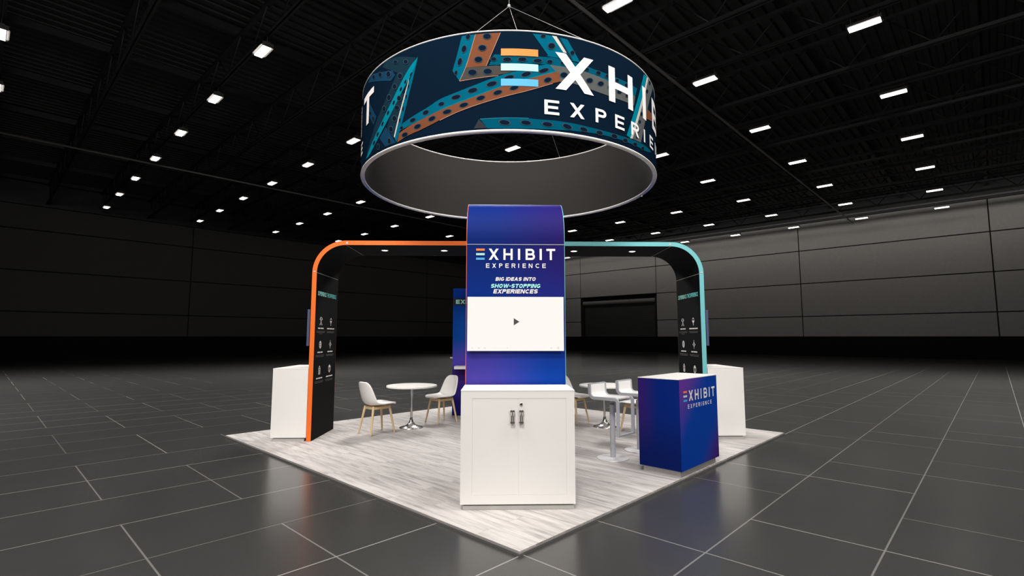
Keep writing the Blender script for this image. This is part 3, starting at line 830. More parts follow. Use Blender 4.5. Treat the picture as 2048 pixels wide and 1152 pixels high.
def shell(bm, outer, inner, y0, y1, put, mo=0, mi=1):
    """solid between the two outlines over the width y0..y1; outer skin uses slot mo, the rest slot mi"""
    rows = []
    for (xo, zo), (xi, zi) in zip(outer, inner):
        rows.append([bm.verts.new(put(xo, y0, zo)), bm.verts.new(put(xo, y1, zo)), bm.verts.new(put(xi, y1, zi)), bm.verts.new(put(xi, y0, zi))])
    for a, b in zip(rows, rows[1:]):
        for k in range(4):
            f = bm.faces.new((a[k], a[(k + 1) % 4], b[(k + 1) % 4], b[k]))
            f.material_index = mo if k == 0 else mi
            f.smooth = len(rows) > 2 and k in (0, 2)
    for r in (rows[0][::-1], rows[-1]):
        f = bm.faces.new(r)
        f.material_index = mi

EW = 0.004                                          # the coloured edge strips
def edge_strip(P, y0, y1, put, grow=0.002):
    bm = bmesh.new()
    for seg in ('leg', 'bend', 'beam'):
        o_, i_ = P[seg]
        shell(bm, o_, i_, y0, y1, put, 0, 0)
    return bm

def stroke(p, q, w):
    dx, dy = q[0] - p[0], q[1] - p[1]
    L = math.hypot(dx, dy)
    nx, ny = -dy / L * w / 2, dx / L * w / 2
    return [(p[0] - nx, p[1] - ny), (q[0] - nx, q[1] - ny), (q[0] + nx, q[1] + ny), (p[0] + nx, p[1] + ny)]

def ringp(cx, cy, rx, ry, t, n=16, a0=0.0, a1=2 * PI):
    P = []
    for i in range(n):
        p, q = a0 + (a1 - a0) * i / n, a0 + (a1 - a0) * (i + 1) / n
        P.append([(cx + rx * math.cos(p), cy + ry * math.sin(p)), (cx + rx * math.cos(q), cy + ry * math.sin(q)),
                  (cx + (rx - t) * math.cos(q), cy + (ry - t) * math.sin(q)), (cx + (rx - t) * math.cos(p), cy + (ry - t) * math.sin(p))])
    return P

def icon(k):
    w = 0.013
    if k == 0:     # crossed tools
        return [stroke((-.045, -.06), (.045, .04), w), stroke((.045, -.06), (-.045, .04), w), stroke((-.06, .02), (-.02, .06), w * 1.5), stroke((.06, .02), (.02, .06), w * 1.5),
                stroke((-.055, -.065), (-.03, -.045), w * 1.6), stroke((.055, -.065), (.03, -.045), w * 1.6)]
    if k == 1:     # gem over a funnel
        return [[(-.06, .015), (.06, .015), (.012, -.03), (-.012, -.03)], stroke((0, -.03), (0, -.065), .02), stroke((-.04, .03), (0, .06), w), stroke((.04, .03), (0, .06), w)]
    if k == 2:     # globe
        return ringp(0, 0, .055, .06, w) + [stroke((0, -.055), (0, .055), w), stroke((-.05, 0), (.05, 0), w), stroke((-.045, .028), (.045, .028), w * .8), stroke((-.045, -.028), (.045, -.028), w * .8)]
    if k == 3:     # compass
        return ringp(0, 0, .036, .036, w) + [stroke((0, .03), (0, .07), w), stroke((0, -.03), (0, -.07), w), stroke((-.06, 0), (-.03, 0), w), stroke((.03, 0), (.06, 0), w)]
    if k == 4:     # stacked tower
        return [stroke((-.04, -.06), (.04, -.06), w), stroke((-.04, -.035), (.04, -.035), w), stroke((-.04, -.01), (.04, -.01), w), stroke((-.036, -.06), (-.036, .03), w), stroke((.036, -.06), (.036, .03), w),
                stroke((-.036, .02), (.036, .02), w), stroke((-.036, .03), (0, .065), w), stroke((.036, .03), (0, .065), w)]
    return [stroke((-.05, .03), (0, .06), w), stroke((.05, .03), (0, .06), w), stroke((-.05, .03), (-.05, -.03), w), stroke((.05, .03), (.05, -.03), w), stroke((-.05, -.03), (0, -.065), w),
            stroke((.05, -.03), (0, -.065), w), [(-.04, .028), (0, .005), (.04, .028), (0, .052)], stroke((0, 0), (0, -.06), w)]

def dashes(cx, cy, w, h, words):
    """a line of print too small to read"""
    tot = sum(words) + 0.5 * (len(words) - 1)
    u = w / tot
    x = cx - w / 2
    out = []
    for q in words:
        out.append([(x, cy - h / 2), (x + q * u, cy - h / 2), (x + q * u, cy + h / 2), (x, cy + h / 2)])
        x += (q + 0.5) * u
    return out

HEADS = [(0.24, [4, 5]), (0.34, [5, 6, 5]), (0.22, [6, 4]), (0.24, [4, 6]), (0.26, [4, 4, 3]), (0.30, [6, 7])]

def half_arch(side, edge, name_edge):
    P = arch_paths(0.48, 2.91, -0.0, 2.95)
    P = {k: ([(-x, z) for x, z in o_], [(-x, z) for x, z in i_]) for k, (o_, i_) in
         {k: ([(2.91 - (x - 2.91), z) for x, z in o_], [(2.91 - (x - 2.91), z) for x, z in i_]) for k, (o_, i_) in arch_paths(0.48, 2.91, 2.91 + 2.41, 2.95).items()}.items()}
    # outlines now run from the leg at x = -2.91 to the beam end at x = -0.49; mirrored for the other side
    cx = 0.02 if side > 0 else 0.0
    sgn = -1 if side < 0 else 1
    xs = lambda x: (x if side < 0 else -x) + cx
    t = thing('half_arch', 'black-lined half arch with %s edge, two downlights and white icons on its leg' % name_edge, 'arch', (xs(-2.91), 0, FL), 0)
    ox = xs(-2.91)
    put = lambda x, y, z: (xs(x) - ox, y, z)
    for seg, nm in (('leg', 'leg_panel'), ('bend', 'bend_panel'), ('beam', 'beam_panel')):
        bm = bmesh.new()
        shell(bm, P[seg][0], P[seg][1], -0.5 + EW, 0.499, put)
        B(nm, bm, ['blue_plain', 'black_fabric'], t)
    for y0, y1 in ((-0.5, -0.5 + EW), (0.499, 0.5)):
        o_ = B('edge_trim', edge_strip(P, y0, y1, put), edge, t)
        o_['label'] = name_edge + ' edge strip'
    # pale joints between the fabric panels
    xi = -2.91 + T
    bm = bmesh.new()
    for x0, x1, z0, z1 in ((xi - 0.001, xi + 0.002, 2.468, 2.473), (-2.4325, -2.4275, 2.883, 2.886)):
        vs = []
        a, c = put(x0, -0.488, z0), put(x1, 0.488, z1)
        box(bm, min(a[0], c[0]), max(a[0], c[0]), -0.488, 0.488, z0, z1)
    B('seam_line', bm, 'seam', t)
    bm = bmesh.new()
    a, c = put(-2.91 + 0.015, 0, 0)[0], put(-2.91 + 0.05, 0, 0)[0]
    box(bm, min(a, c), max(a, c), -0.503, -0.499, 2.478, 2.494)
    a, c = put(-2.43, 0, 0)[0], put(-2.40, 0, 0)[0]
    box(bm, min(a, c), max(a, c), -0.503, -0.499, 2.90, 2.93)
    B('edge_connector', bm, 'seam', t)
    for x in (-1.955, -1.02):
        px = put(x, 0, 0)[0]
        bm = bmesh.new()
        lathe(bm, [(0.044, 2.886), (0.058, 2.886), (0.06, 2.881), (0.058, 2.877), (0.046, 2.878), (0.044, 2.886)], 28, px, -0.05)
        d = B('downlight', bm, 'lamp_ring', t)
        bm = bmesh.new()
        lathe(bm, [(0, 2.884), (0.046, 2.884), (0.046, 2.879), (0, 2.879)], 28, px, -0.05)
        B('lamp_disc', bm, 'lamp', d)
    # print on the inner face of the leg
    d = 1 if side < 0 else -1                       # reading direction along y
    fx = put(xi, 0, 0)[0] + d * 0.002
    f = lambda x, y: (fx, d * x, y)
    off = -0.025 * d
    for txt, m_, w, x in (('EXPERIENCE', 'ink_aqua', 0.365, -0.235), ('THE DIFFERENCE', 'ink_teal', 0.44, 0.197)):
        heavy_text('heading', txt, m_, t, w, 0.064, lambda p, q, x=x: (fx, d * (x + p), 2.172 - FL + q), 0.0, 0.22)
    for k in range(6):
        x0 = (-0.225, 0.225)[k % 2]
        zi = (1.762, 1.405, 1.026)[k // 2]
        zh = (1.651, 1.292, 0.907)[k // 2]
        big = [[(p[0] * 0.88 + x0, p[1] * 0.95 + zi) for p in q] for q in icon(k)]
        w, words = HEADS[k]
        big += dashes(x0, zh, w, 0.018, words)
        fine = dashes(x0, zh - 0.045, 0.36, 0.006, [5, 3, 6, 4, 3, 7, 4]) + dashes(x0, zh - 0.064, 0.33, 0.006, [4, 6, 3, 5, 7, 3])
        if k == 0:
            fine += dashes(x0, zh - 0.083, 0.13, 0.006, [5, 4])
        bm = bmesh.new()
        flat_poly(bm, big, lambda x, y: (fx, d * x + off, y))
        nb = len(bm.faces)
        flat_poly(bm, fine, lambda x, y: (fx, d * x + off, y))
        for i_, f_ in enumerate(bm.faces):
            f_.material_index = 0 if i_ < nb else 1
        B('icon_print', bm, ['ink_white', 'ink_grey'], t, fix=False)
    return t

half_arch(-1, 'orange', 'orange')
half_arch(1, 'teal', 'teal')

# the middle arch: blue printed front tower, beam towards the back, rear leg
CX = 0.02
tower = thing('tower_arch', 'tall blue and violet printed tower curving over to the back, carrying sign lettering', 'tower', (CX, -2.915, FL))
P0 = arch_paths(0.45, -2.915, 0.0, 2.975)
P1 = {k: ([(-x, z) for x, z in o_], [(-x, z) for x, z in i_]) for k, (o_, i_) in P0.items()}
put = lambda x, y, z: (y, x + 2.915, z)
HW = 0.5
for Pk, names in ((P0, ('front_panel', 'crown_panel', 'roof_panel')), (P1, ('rear_panel', 'rear_bend_panel', 'rear_roof_panel'))):
    for seg, nm in zip(('leg', 'bend', 'beam'), names):
        bm = bmesh.new()
        shell(bm, Pk[seg][0], Pk[seg][1], -HW + 0.0045, HW - 0.0045, put)
        B(nm, bm, ['tower', 'black_fabric'], tower)
for y0, y1, e, nm in ((-HW, -HW + 0.0045, 'orange', 'orange'), (HW - 0.0045, HW, 'teal', 'teal')):
    bm = edge_strip(P0, y0, y1, put)
    for seg in ('leg', 'bend', 'beam'):
        shell(bm, P1[seg][0], P1[seg][1], y0, y1, put, 0, 0)
    o_ = B('edge_trim', bm, e, tower)
    o_['label'] = 'thin %s edge strip' % nm
bm = bmesh.new()
box(bm, -HW, HW, -0.003, 0.004, 2.455, 2.46)
B('seam_line', bm, 'seam', tower)
ks = 0.000618
put_logo(tower, lambda x, y: ((x - 915) * ks, -0.003, 2.414 - FL - (y - 142) * ks))
for txt, m_, z, w, h in (('BIG IDEAS INTO', 'ink_white', 2.104, 0.412, 0.037), ('SHOW-STOPPING', 'ink_aqua', 2.034, 0.508, 0.041), ('EXPERIENCES', 'ink_white', 1.979, 0.456, 0.043)):
    heavy_text('slogan', txt, m_, tower, w, h, lambda p, q, z=z: (p, -0.003, z - FL + q), 0.25, 0.25)

# ================================================================== screens
tv = thing('television', 'wide television showing a white video player on the blue tower', 'television', (0.017, -2.915, 1.651))
hw, hh = 0.479, 0.268
bm = bmesh.new()
box(bm, -hw, hw, -0.058, -0.018, -hh, hh, 0, 0.004)
obj('housing', bm, 'bezel', tv)
bm = bmesh.new()
box(bm, -0.2, 0.2, -0.018, -0.0005, -0.15, 0.15)
obj('wall_bracket', bm, 'bezel', tv)
bm = bmesh.new()
box(bm, -hw + 0.001, hw - 0.001, -0.0605, -0.0578, -hh + 0.001, hh - 0.001)
obj('screen', bm, 'screen', tv)
bm = bmesh.new()
flat_poly(bm, [[(-0.022, 0.036), (-0.022, -0.036), (0.035, 0.0)]], lambda x, y: (x + 0.003, -0.0615, y + 0.02))
obj('play_icon', bm, 'ink_play', tv, fix=False)
bm = bmesh.new()
ic = [[(-0.432, -0.232), (-0.432, -0.246), (-0.42, -0.239)], stroke((-0.37, -0.232), (-0.37, -0.246), 0.005), stroke((-0.358, -0.232), (-0.358, -0.246), 0.005),
      [(-0.312, -0.232), (-0.312, -0.246), (-0.3, -0.239)], stroke((-0.297, -0.232), (-0.297, -0.246), 0.004), stroke((-0.23, -0.239), (-0.085, -0.239), 0.0012), stroke((-0.085, -0.239), (0.3, -0.239), 0.0006),
      [(0.345, -0.236), (0.345, -0.242), (0.351, -0.242), (0.358, -0.247), (0.358, -0.231), (0.351, -0.236)]] + ringp(0.42, -0.239, 0.011, 0.011, 0.0045) + ringp(-0.085, -0.239, 0.004, 0.004, 0.0035, 8)
flat_poly(bm, ic, lambda x, y: (x, -0.0615, y))
obj('control_icon', bm, 'ink_faint', tv, fix=False)
for s, nm in ((-1, 'orange'), (1, 'teal')):
    x = -2.91 if s < 0 else 2.93
    mo = thing('monitor', 'slate-cased flat monitor on the outer side of the %s-edged arch leg' % nm, 'monitor', (x, 0, 1.658), 0, 'monitors on the outer sides of the arch legs')
    bm = bmesh.new()
    a, c = sorted((s * 0.022, s * 0.06))
    box(bm, a, c, -0.47, 0.47, -0.266, 0.266, 0, 0.004)
    obj('housing', bm, 'bezel_blue', mo)
    bm = bmesh.new()
    a, c = sorted((-s * 0.0005, s * 0.023))
    box(bm, a, c, -0.2, 0.2, -0.15, 0.15)
    obj('wall_bracket', bm, 'bezel', mo)
    bm = bmesh.new()
    a, c = sorted((s * 0.0595, s * 0.0615))
    box(bm, a, c, -0.46, 0.46, -0.256, 0.256)
    obj('screen', bm, 'screen', mo)

# ================================================================== counters and cabinets
cab = thing('storage_cabinet', 'white two-door cabinet with bar handles before the blue tower', 'cabinet', (CX, -3.2, FL))
bm = bmesh.new()
box(bm, -0.481, -0.479 + 0.078, -0.24, 0.265, 0.078, 1.045)
box(bm, 0.428, 0.502, -0.24, 0.265, 0.078, 1.045)
box(bm, -0.401, 0.428, -0.24, 0.265, 0.981, 1.045)
box(bm, -0.401, 0.428, -0.24, 0.265, 0.078, 0.155)
box(bm, -0.401, 0.428, -0.2355, 0.265, 0.155, 0.981)
box(bm, -0.501, -0.481, -0.24, 0.265, 0.078, 1.045)
for f_ in list(bm.verts):
    f_.co.y -= 0.02
B('body', bm, 'white', cab)
bm = bmesh.new()
box(bm, -0.503, 0.504, -0.262, 0.247, 1.045, 1.054, 0, 0.002)
B('worktop', bm, 'white_top', cab)
bm = bmesh.new()
box(bm, -0.479, 0.489, -0.246, 0.2, FL, 0.064)
box(bm, -0.473, 0.483, -0.236, 0.19, 0.064, 0.078, 1)
B('plinth', bm, ['plinth', 'gap'], cab)
for x0, x1, hx in ((-0.399, 0.0025, -0.047), (0.0065, 0.4265, 0.031)):
    bm = bmesh.new()
    box(bm, x0, x1, -0.2585, -0.23, 0.157, 0.979, 0, 0.0015)
    dr = B('door', bm, 'white', cab)
    bm = bmesh.new()
    for s in (-1, 1):
        xx = hx + s * 0.0095  # the doubled bar puts the handle's reflection into the shape
        tube(bm, [(xx, -0.283, 0.779), (xx, -0.283, 0.867)], 0.0058, 8)
        for zz in (0.775, 0.871):
            lathe_pts = ringp(xx, zz, 0.0115, 0.0115, 0.006, 14)
            for q in lathe_pts:
                va = [bm.verts.new((p[0], -0.2775, p[1])) for p in q]
                vb = [bm.verts.new((p[0], -0.2885, p[1])) for p in q]
                bm.faces.new(va)
                bm.faces.new(vb[::-1])
                for e in range(4):
                    bm.faces.new((va[e], va[(e + 1) % 4], vb[(e + 1) % 4], vb[e]))
            tube(bm, [(xx, -0.257, zz), (xx, -0.281, zz)], 0.0048, 8)
    h = B('handle', bm, 'dark_steel', dr)
    h['label'] = 'dark steel bar handle with ring ends, doubled by its modelled reflection'
bm = bmesh.new()
lathe(bm, [(0, 0), (0.0135, 0), (0.0135, 0.008), (0.011, 0.011), (0, 0.011)], 24)
bmesh.ops.rotate(bm, verts=bm.verts, cent=(0, 0, 0), matrix=Matrix.Rotation(PI / 2, 3, 'X'))
box(bm, -0.0018, 0.0018, -0.0125, -0.0108, -0.006, 0.006)
bmesh.ops.translate(bm, verts=bm.verts, vec=(0.03, -0.258, 0.931))
B('lock', bm, 'steel', cab)

for s, nm in ((-1, 'orange'), (1, 'teal')):
    x0, x1 = (-3.42, -2.915) if s < 0 else (2.937, 3.47)
    cxx = (x0 + x1) / 2
    ct = thing('display_counter', 'plain white counter standing behind the %s-edged arch leg' % nm, 'counter', (cxx, 0, FL), 0, 'white counters outside the arch legs')
    w = (x1 - x0) / 2
    bm = bmesh.new()
    box(bm, -w, w, -0.5, 0.46, 0.082, 1.058, 0, 0.002)
    B('body', bm, 'white', ct)
    bm = bmesh.new()
    box(bm, -w - 0.002, w + 0.002, -0.502, 0.462, 1.058, 1.067, 0, 0.002)
    B('worktop', bm, 'white_top', ct)
    bm = bmesh.new()
    box(bm, -w + 0.03, w - 0.03, -0.485, 0.44, FL, 0.068)
    box(bm, -w + 0.036, w - 0.036, -0.475, 0.43, 0.068, 0.082, 1)
    B('plinth', bm, ['plinth', 'gap'], ct)

# blue reception counter, parallel to the edge of the mat
rc = thing('reception_counter', 'blue and violet printed reception counter with white top and sign lettering', 'counter', hall(2.51, -0.012, FL), HR)
bm = bmesh.new()
fs = box(bm, 0, 1.0, 0, 0.494, 0.1, 1.06)
for f_ in fs:
    f_.material_index = 1 if abs(f_.normal.x) > 0.5 else 0
bm.normal_update()
for f_ in bm.faces:
    f_.material_index = 1 if abs(f_.normal.x) > 0.5 else 0
B('body', bm, ['counter_front', 'counter_side'], rc)
bm = bmesh.new()
box(bm, -0.001, 1.001, -0.001, 0.495, 1.06, 1.067)
B('worktop', bm, 'white_top', rc)
bm = bmesh.new()
box(bm, 0.045, 0.975, 0.035, 0.47, FL, 0.1)
B('plinth', bm, 'plinth', rc)
kx = (3.441 - 2.600) / 1300.0
put_logo(rc, lambda x, y: (0.09 + (x - 265) * kx, -0.002, 0.933 - FL - (y - 142) * kx * 0.95))

# storage closet at the back
cl = thing('storage_closet', 'blue and violet storage closet with black header band and white ledge', 'closet', (0, 2.36, FL))
bm = bmesh.new()
box(bm, -1.045, 1.045, -0.49, 0.47, FL, 2.463)
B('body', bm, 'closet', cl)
bm = bmesh.new()
box(bm, -1.047, 1.047, -0.494, -0.488, 2.135, 2.267)
B('header_band', bm, 'band', cl)
heavy_text('header_lettering', 'EXPERIENCE', 'ink_aqua', cl, 0.86, 0.079, lambda p, q: (p - 0.56, -0.4955, q + 2.203 - FL), 0.0, 0.25)
bm = bmesh.new()
box(bm, -0.987, 0.987, -0.81, -0.488, 0.922, 0.974, 0, 0.003)
B('ledge', bm, 'white', cl)
bm = bmesh.new()
tube(bm, [(-1.044, -0.36, 1.115), (-1.095, -0.36, 1.115), (-1.1, -0.345, 1.115), (-1.1, -0.24, 1.115)], 0.011, 10)
lathe_c = bmesh.new()
lathe(lathe_c, [(0, 0), (0.026, 0), (0.026, 0.008), (0, 0.008)], 20)
bmesh.ops.rotate(lathe_c, verts=lathe_c.verts, cent=(0, 0, 0), matrix=Matrix.Rotation(-PI / 2, 3, 'Y'))
bmesh.ops.translate(lathe_c, verts=lathe_c.verts, vec=(-1.044, -0.36, 1.115))
me_ = bpy.data.meshes.new('rosette')
lathe_c.to_mesh(me_)
lathe_c.free()
bm.from_mesh(me_)
B('door_handle', bm, 'stool_base', cl)

WORLD = 0.0
def LIGHTS():
    # unseen area lights added to brighten the booth and the open floor
    area('front_fill', (-6.0, -15.0, 7.5), (0, -0.5, 1.8), 3.0, 400)
    area('front_fill_second', (6.0, -15.0, 7.5), (0, -0.5, 1.8), 3.0, 560)
    area('key_light', (-1.0, -9.5, 9.5), (0, -1, 1), 2.0, 680)
    area('overhead_fill', (-4.2, -4.6, 10.0), (-1.5, -1, 0), 3.0, 300, spread=130)
    area('overhead_fill_second', (4.2, -4.6, 10.0), (1.5, -1, 0), 3.0, 300, spread=130)
    area('rear_fill', (-0.5, 8.0, 9.6), (0, 3.5, 0), 3.0, 380, spread=95)
    for i, (x, y) in enumerate(((-17, 8), (17, 8), (-7, 14), (7, 14), (0, 26))):
        area('floor_fill_%d' % i, (x, y, 9.6), (x, y, 0), 4.0, 800, spread=115)
    for i, x in enumerate((-10.5, 10.5)):
        area('side_fill_%d' % i, (x, 2.0, 9.6), (x, 2.0, 0), 3.0, 330, spread=110)
    l = area('wall_wash', hall(39.6, 14.0, 10.7), hall(43.6, 14.0, 8.8), 1.0, 260, spread=150)  # added unseen strip light that washes the shutter wall
    l.data.shape = 'RECTANGLE'
    l.data.size, l.data.size_y = 44.0, 0.3
# ================================================================== chairs
def chair_shell():
    prof = [(0.236, 0.434, 0.13, 0.0), (0.228, 0.446, 0.17, 0.0), (0.195, 0.454, 0.2, 0.002), (0.11, 0.452, 0.22, 0.006), (0.02, 0.444, 0.228, 0.014), (-0.07, 0.436, 0.228, 0.028), (-0.135, 0.434, 0.224, 0.05),
            (-0.185, 0.468, 0.22, 0.06), (-0.218, 0.53, 0.213, 0.062), (-0.242, 0.61, 0.204, 0.056), (-0.262, 0.69, 0.189, 0.046), (-0.275, 0.75, 0.165, 0.034), (-0.283, 0.787, 0.128, 0.02), (-0.286, 0.803, 0.08, 0.008)]
    bm = bmesh.new()
    n = 12
    rows = []
    for i, (x, z, hw_, curl) in enumerate(prof):
        a = prof[max(i - 1, 0)]
        c = prof[min(i + 1, len(prof) - 1)]
        tx, tz = c[0] - a[0], c[1] - a[1]
        L = math.hypot(tx, tz)
        nx, nz = tz / L, -tx / L                    # towards the sitter
        if nz < 0 and i < 6:
            nx, nz = -nx, -nz
        if i >= 6 and nx < 0:
            nx, nz = -nx, -nz
        row = []
        for k in range(n + 1):
            s = -1 + 2 * k / n
            q = abs(s) ** 2.4 * curl
            row.append(bm.verts.new((x + nx * q, s * hw_, z + nz * q)))
        rows.append(row)
    for a, b in zip(rows, rows[1:]):
        for k in range(n):
            f = bm.faces.new((a[k], a[k + 1], b[k + 1], b[k]))
            f.smooth = True
    return bm

def make_chair(label, loc, rz):
    t = thing('cafe_chair', label, 'chair', loc, rz, 'white shell chairs at the round tables')
    o = obj('seat_shell', chair_shell(), 'plastic', t)
    s = o.modifiers.new('thickness', 'SOLIDIFY')
    s.thickness = 0.026
    s.offset = -1
    u = o.modifiers.new('smooth', 'SUBSURF')
    u.levels = u.render_levels = 2
    for sx in (1, -1):
        for sy in (1, -1):
            bm = bmesh.new()
            tube(bm, [(sx * 0.138, sy * 0.118, 0.424), (sx * 0.15, sy * 0.126, 0.37), (sx * 0.208, sy * 0.178, 0.0055)], [0.018, 0.0185, 0.0125], 12)
            obj('leg', bm, 'wood', t)
    bm = bmesh.new()
    for sy in (1, -1):
        sweep_rect(bm, [(-0.14, sy * 0.12, 0.398), (0.14, sy * 0.12, 0.398)], 0.022, 0.034, (0, 1, 0))
    for sx in (1, -1):
        sweep_rect(bm, [(sx * 0.14, -0.12, 0.398), (sx * 0.14, 0.12, 0.398)], 0.022, 0.034, (1, 0, 0))
    obj('seat_frame', bm, 'wood', t)
    bm = bmesh.new()
    sweep_rect(bm, [(-0.09, 0, 0.408), (0.09, 0, 0.408)], 0.24, 0.02, (0, 1, 0))
    obj('mounting_plate', bm, 'wood', t)
    return t

c0 = make_chair('white shell chair with oak legs, its back to the orange-edged arch leg', hall(1.683, 4.585, FL), PI / 4)
dup(c0, hall(3.005, 4.645, FL), 5 * PI / 4, 'white shell chair with oak legs, its back towards the blue storage closet')
dup(c0, hall(4.645, 3.0, FL), -PI / 4, 'white shell chair half hidden by the blue tower and white cabinet')
dup(c0, hall(4.575, 1.683, FL), 3 * PI / 4, 'white shell chair mostly hidden behind the grey bar stools')

# ================================================================== round tables
def make_table(label, loc):
    t = thing('cafe_table', label, 'table', loc, 0, 'round tables between the chairs')
    bm = bmesh.new()
    lathe(bm, [(0, 0.664), (0.41, 0.664), (0.415, 0.668), (0.415, 0.688), (0.412, 0.691), (0, 0.691)], 72)
    for f in bm.faces:
        f.smooth = False
    o = obj('table_top', bm, 'white_top', t)
    bm = bmesh.new()
    lathe(bm, [(0, 0.664), (0.07, 0.664), (0.07, 0.655), (0.022, 0.64), (0.019, 0.5), (0.019, 0.16), (0.0, 0.16)], 32)
    obj('stem', bm, 'steel', t)
    bm = bmesh.new()
    lathe(bm, [(0, 0.165), (0.021, 0.165), (0.025, 0.13), (0.036, 0.095), (0.062, 0.06), (0.105, 0.033), (0.16, 0.018), (0.19, 0.01), (0.194, 0.004), (0.19, 0.0), (0, 0.0)], 56)
    obj('base', bm, 'steel', t)
    return t

t0 = make_table('round white table on trumpet steel base, nearer the orange-edged arch leg', (-1.6, 0.6, FL))
dup(t0, (1.62, 0.6, FL), 0, 'round white table on trumpet steel base, behind the bar stools')

# ================================================================== bar stools
def make_stool(label, loc, rz):
    t = thing('bar_stool', label, 'bar stool', loc, rz, 'bar stools behind the reception counter')
    zs_ = 0.735
    side = [(-0.222, 0.905), (-0.218, 0.865)] + [(-0.148 + 0.068 * math.cos(a), zs_ + 0.068 + 0.068 * math.sin(a)) for a in [PI + PI / 2 * k / 8 for k in range(1, 9)]]
    side += [(0.0, zs_ + 0.002)]
    side += [(0.148 + 0.04 * math.cos(a), zs_ - 0.036 + 0.04 * math.sin(a)) for a in [PI / 2 - PI / 2 * k / 8 for k in range(9)]]
    side += [(0.188, 0.31)]
    wd = 0.17
    bm = bmesh.new()
    for sy in (1, -1):
        sweep_rect(bm, [(x, sy * wd, z) for x, z in side], 0.022, 0.037, (0, 1, 0))
    sweep_rect(bm, [(0.188, -wd - 0.009, 0.31), (0.188, wd + 0.009, 0.31)], 0.03, 0.018, (1, 0, 0))
    sweep_rect(bm, [(-0.222, -wd, 0.9), (-0.222, wd, 0.9)], 0.018, 0.022, (1, 0, 0))
    o = obj('loop_frame', bm, 'grey_paint', t)
    bm = bmesh.new()
    path = [(x, 0, z) for x, z in side if z > 0.66 and x < 0.16]
    sweep_rect(bm, path, 2 * wd - 0.018, 0.016, (0, 1, 0))
    obj('seat_panel', bm, 'plastic', t)
    bm = bmesh.new()
    box(bm, -0.11, 0.1, -0.06, 0.06, zs_ - 0.03, zs_ - 0.012)
    tube(bm, [(0, 0, zs_ - 0.02), (0, 0, 0.6)], 0.02, 20)
    obj('piston', bm, 'grey_paint', t)
    bm = bmesh.new()
    tube(bm, [(0, 0, 0.012), (0, 0, 0.655)], 0.0335, 28)
    obj('column', bm, 'grey_paint', t)
    bm = bmesh.new()
    lathe(bm, [(0, 0), (0.194, 0), (0.197, 0.004), (0.194, 0.01), (0.04, 0.016), (0, 0.016)], 56)
    obj('base_plate', bm, 'stool_base', t)
    return t

s0 = make_stool('grey-framed bar stool standing clear of the blue reception counter', hall(2.806, 1.018, FL), -PI / 4)
dup(s0, hall(3.42, 1.0, FL), -PI / 4, 'grey-framed bar stool half hidden behind the blue reception counter')

# ================================================================== hanging ring sign
RR, RZ0, RZ1, RX = 2.299, 3.93, 5.154, 0.005
ring = thing('hanging_ring_sign', 'large round hanging sign with teal and rust artwork and white lettering', 'hanging sign', (RX, 0, RZ0))
def cyl(th, z, off=0.0):
    t = math.radians(th)
    r = RR + off
    return (r * math.sin(t), -r * math.cos(t), z - RZ0)

def band(r0, r1, z0, z1, n=180):
    bm = bmesh.new()
    lathe(bm, [(r0, z0), (r1, z0), (r1, z1), (r0, z1), (r0, z0)], n)
    bmesh.ops.remove_doubles(bm, verts=bm.verts, dist=1e-5)
    for f in bm.faces:
        f.smooth = abs(f.normal.z) < 0.5
    return bm

H = RZ1 - RZ0
obj('printed_band', band(RR - 0.012, RR, 0.01, H - 0.01), 'navy', ring)
obj('lining', band(RR - 0.035, RR - 0.025, 0.012, H - 0.012), 'lining', ring)
for z0, z1, r0 in ((-0.026, 0.012, RR - 0.055), (H - 0.012, H + 0.010, RR - 0.045)):
    rm, ra, rb, zm = (r0 + RR + 0.006) / 2, (RR + 0.006 - r0) / 2, (z1 - z0) / 2 + 0.003, (z0 + z1) / 2
    bm = bmesh.new()
    lathe(bm, [(rm + ra * math.cos(2 * PI * k / 14), zm + rb * math.sin(2 * PI * k / 14)) for k in range(15)], 180)
    bmesh.ops.remove_doubles(bm, verts=bm.verts, dist=1e-5)
    obj('rim', bm, 'rim', ring)
names = sorted({c for c, l, p in ART})
bm = bmesh.new()
for c, l, p in ART:
    before = set(bm.faces)
    flat_poly(bm, [p], lambda x, y, l=l: cyl(x, y, 0.0012 + 0.0009 * l), 2.0)
    mi = names.index(c)
    for f in bm.faces:
        if f not in before:
            f.material_index = mi
            f.normal_update()
hi = len(names)
for sc, off_, mi_ in ((1.16, 0.0074, hi + 1), (0.92, 0.0083, hi)):
  for th, z, e1, e2, f1, f2 in HOLES:
    before = set(bm.faces)
    P = []
    for k in range(18):
        a = 2 * PI * k / 18
        P.append((th + sc * (e1 * math.cos(a) + f1 * math.sin(a)), min(max(z + sc * (e2 * math.cos(a) + f2 * math.sin(a)), RZ0 + 0.014), RZ1 - 0.014)))
    flat_poly(bm, [P], lambda x, y, o_=off_: cyl(x, y, o_), 2.0)
    for f in bm.faces:
        if f not in before:
            f.material_index = mi_
obj('artwork', bm, ['art_' + c for c in names] + ['art_hole', 'art_ring'], ring)
KT, KZ = 0.0785, 0.00247
for th0 in (-3.43, -3.43 - 152.5):
    put_logo(ring, lambda x, y, th0=th0: cyl(th0 + (x - 265) * KT, 4.92 - (y - 142) * KZ, 0.0095), 30.0)
apex = 7.04 - RZ0
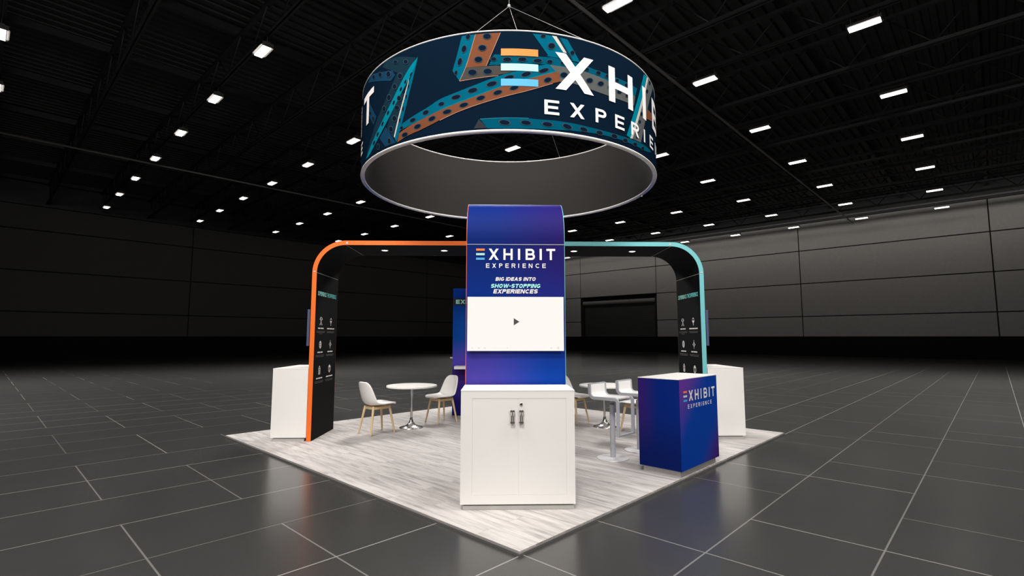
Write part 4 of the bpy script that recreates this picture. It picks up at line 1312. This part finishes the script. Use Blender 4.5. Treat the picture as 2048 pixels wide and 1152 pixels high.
for th in (-91.0, 36.0, 151.7):
    bm = bmesh.new()
    e = cyl(th, RZ1, -0.03)
    tube(bm, [(0, 0, apex), e], 0.0042, 6)
    obj('suspension_cable', bm, 'cable', ring)
bm = bmesh.new()
tube(bm, [(0, 0, apex), (0, 0, 11.55 - RZ0)], 0.006, 8)
obj('hoist_cable', bm, 'cable', ring)
bm = bmesh.new()
lathe(bm, [(0, -0.03), (0.022, -0.02), (0.03, 0.0), (0.022, 0.03), (0, 0.04)], 16)
bmesh.ops.translate(bm, verts=bm.verts, vec=(0, 0, apex))
obj('hoist_ring', bm, 'cable', ring)

# ================================================================== light
def area(name, loc, target, size, power, col=(1, 0.965, 0.93), spread=180):
    l = bpy.data.lights.new(name, 'AREA')
    l.shape = 'DISK'
    l.size = size
    l.energy = power
    l.color = col
    l.spread = math.radians(spread)
    o = bpy.data.objects.new(name, l)
    COL.objects.link(o)
    o.location = loc
    d = Vector(target) - Vector(loc)
    o.rotation_euler = d.to_track_quat('-Z', 'Y').to_euler()
    return o

LIGHTS()

w = bpy.data.worlds.new('hall_air')
SC.world = w
w.use_nodes = True
w.node_tree.nodes['Background'].inputs['Color'].default_value = (1, 0.97, 0.94, 1)
w.node_tree.nodes['Background'].inputs['Strength'].default_value = WORLD

# ================================================================== camera
cam = bpy.data.cameras.new('camera')
cam.sensor_fit = 'HORIZONTAL'
cam.sensor_width = 36.0
cam.lens = 36.0 * 1013.835 / 2048.0
cam.clip_end = 300
co = bpy.data.objects.new('camera', cam)
COL.objects.link(co)
co.location = (-0.14407, -8.00795, 1.52126)
co.rotation_euler = (PI / 2 + 0.09624052, 0, 0.760579768 - PI / 4)
SC.camera = co
SC.view_settings.view_transform = 'Standard'
SC.view_settings.look = 'None'
SC.view_settings.exposure = 0.0
SC.view_settings.gamma = 1.0
SC.view_settings.use_curve_mapping = False
SC.cycles.use_denoising = True
SC.cycles.max_bounces = 8
SC.cycles.sample_clamp_indirect = 4.0
SC.cycles.caustics_reflective = False
SC.cycles.caustics_refractive = False
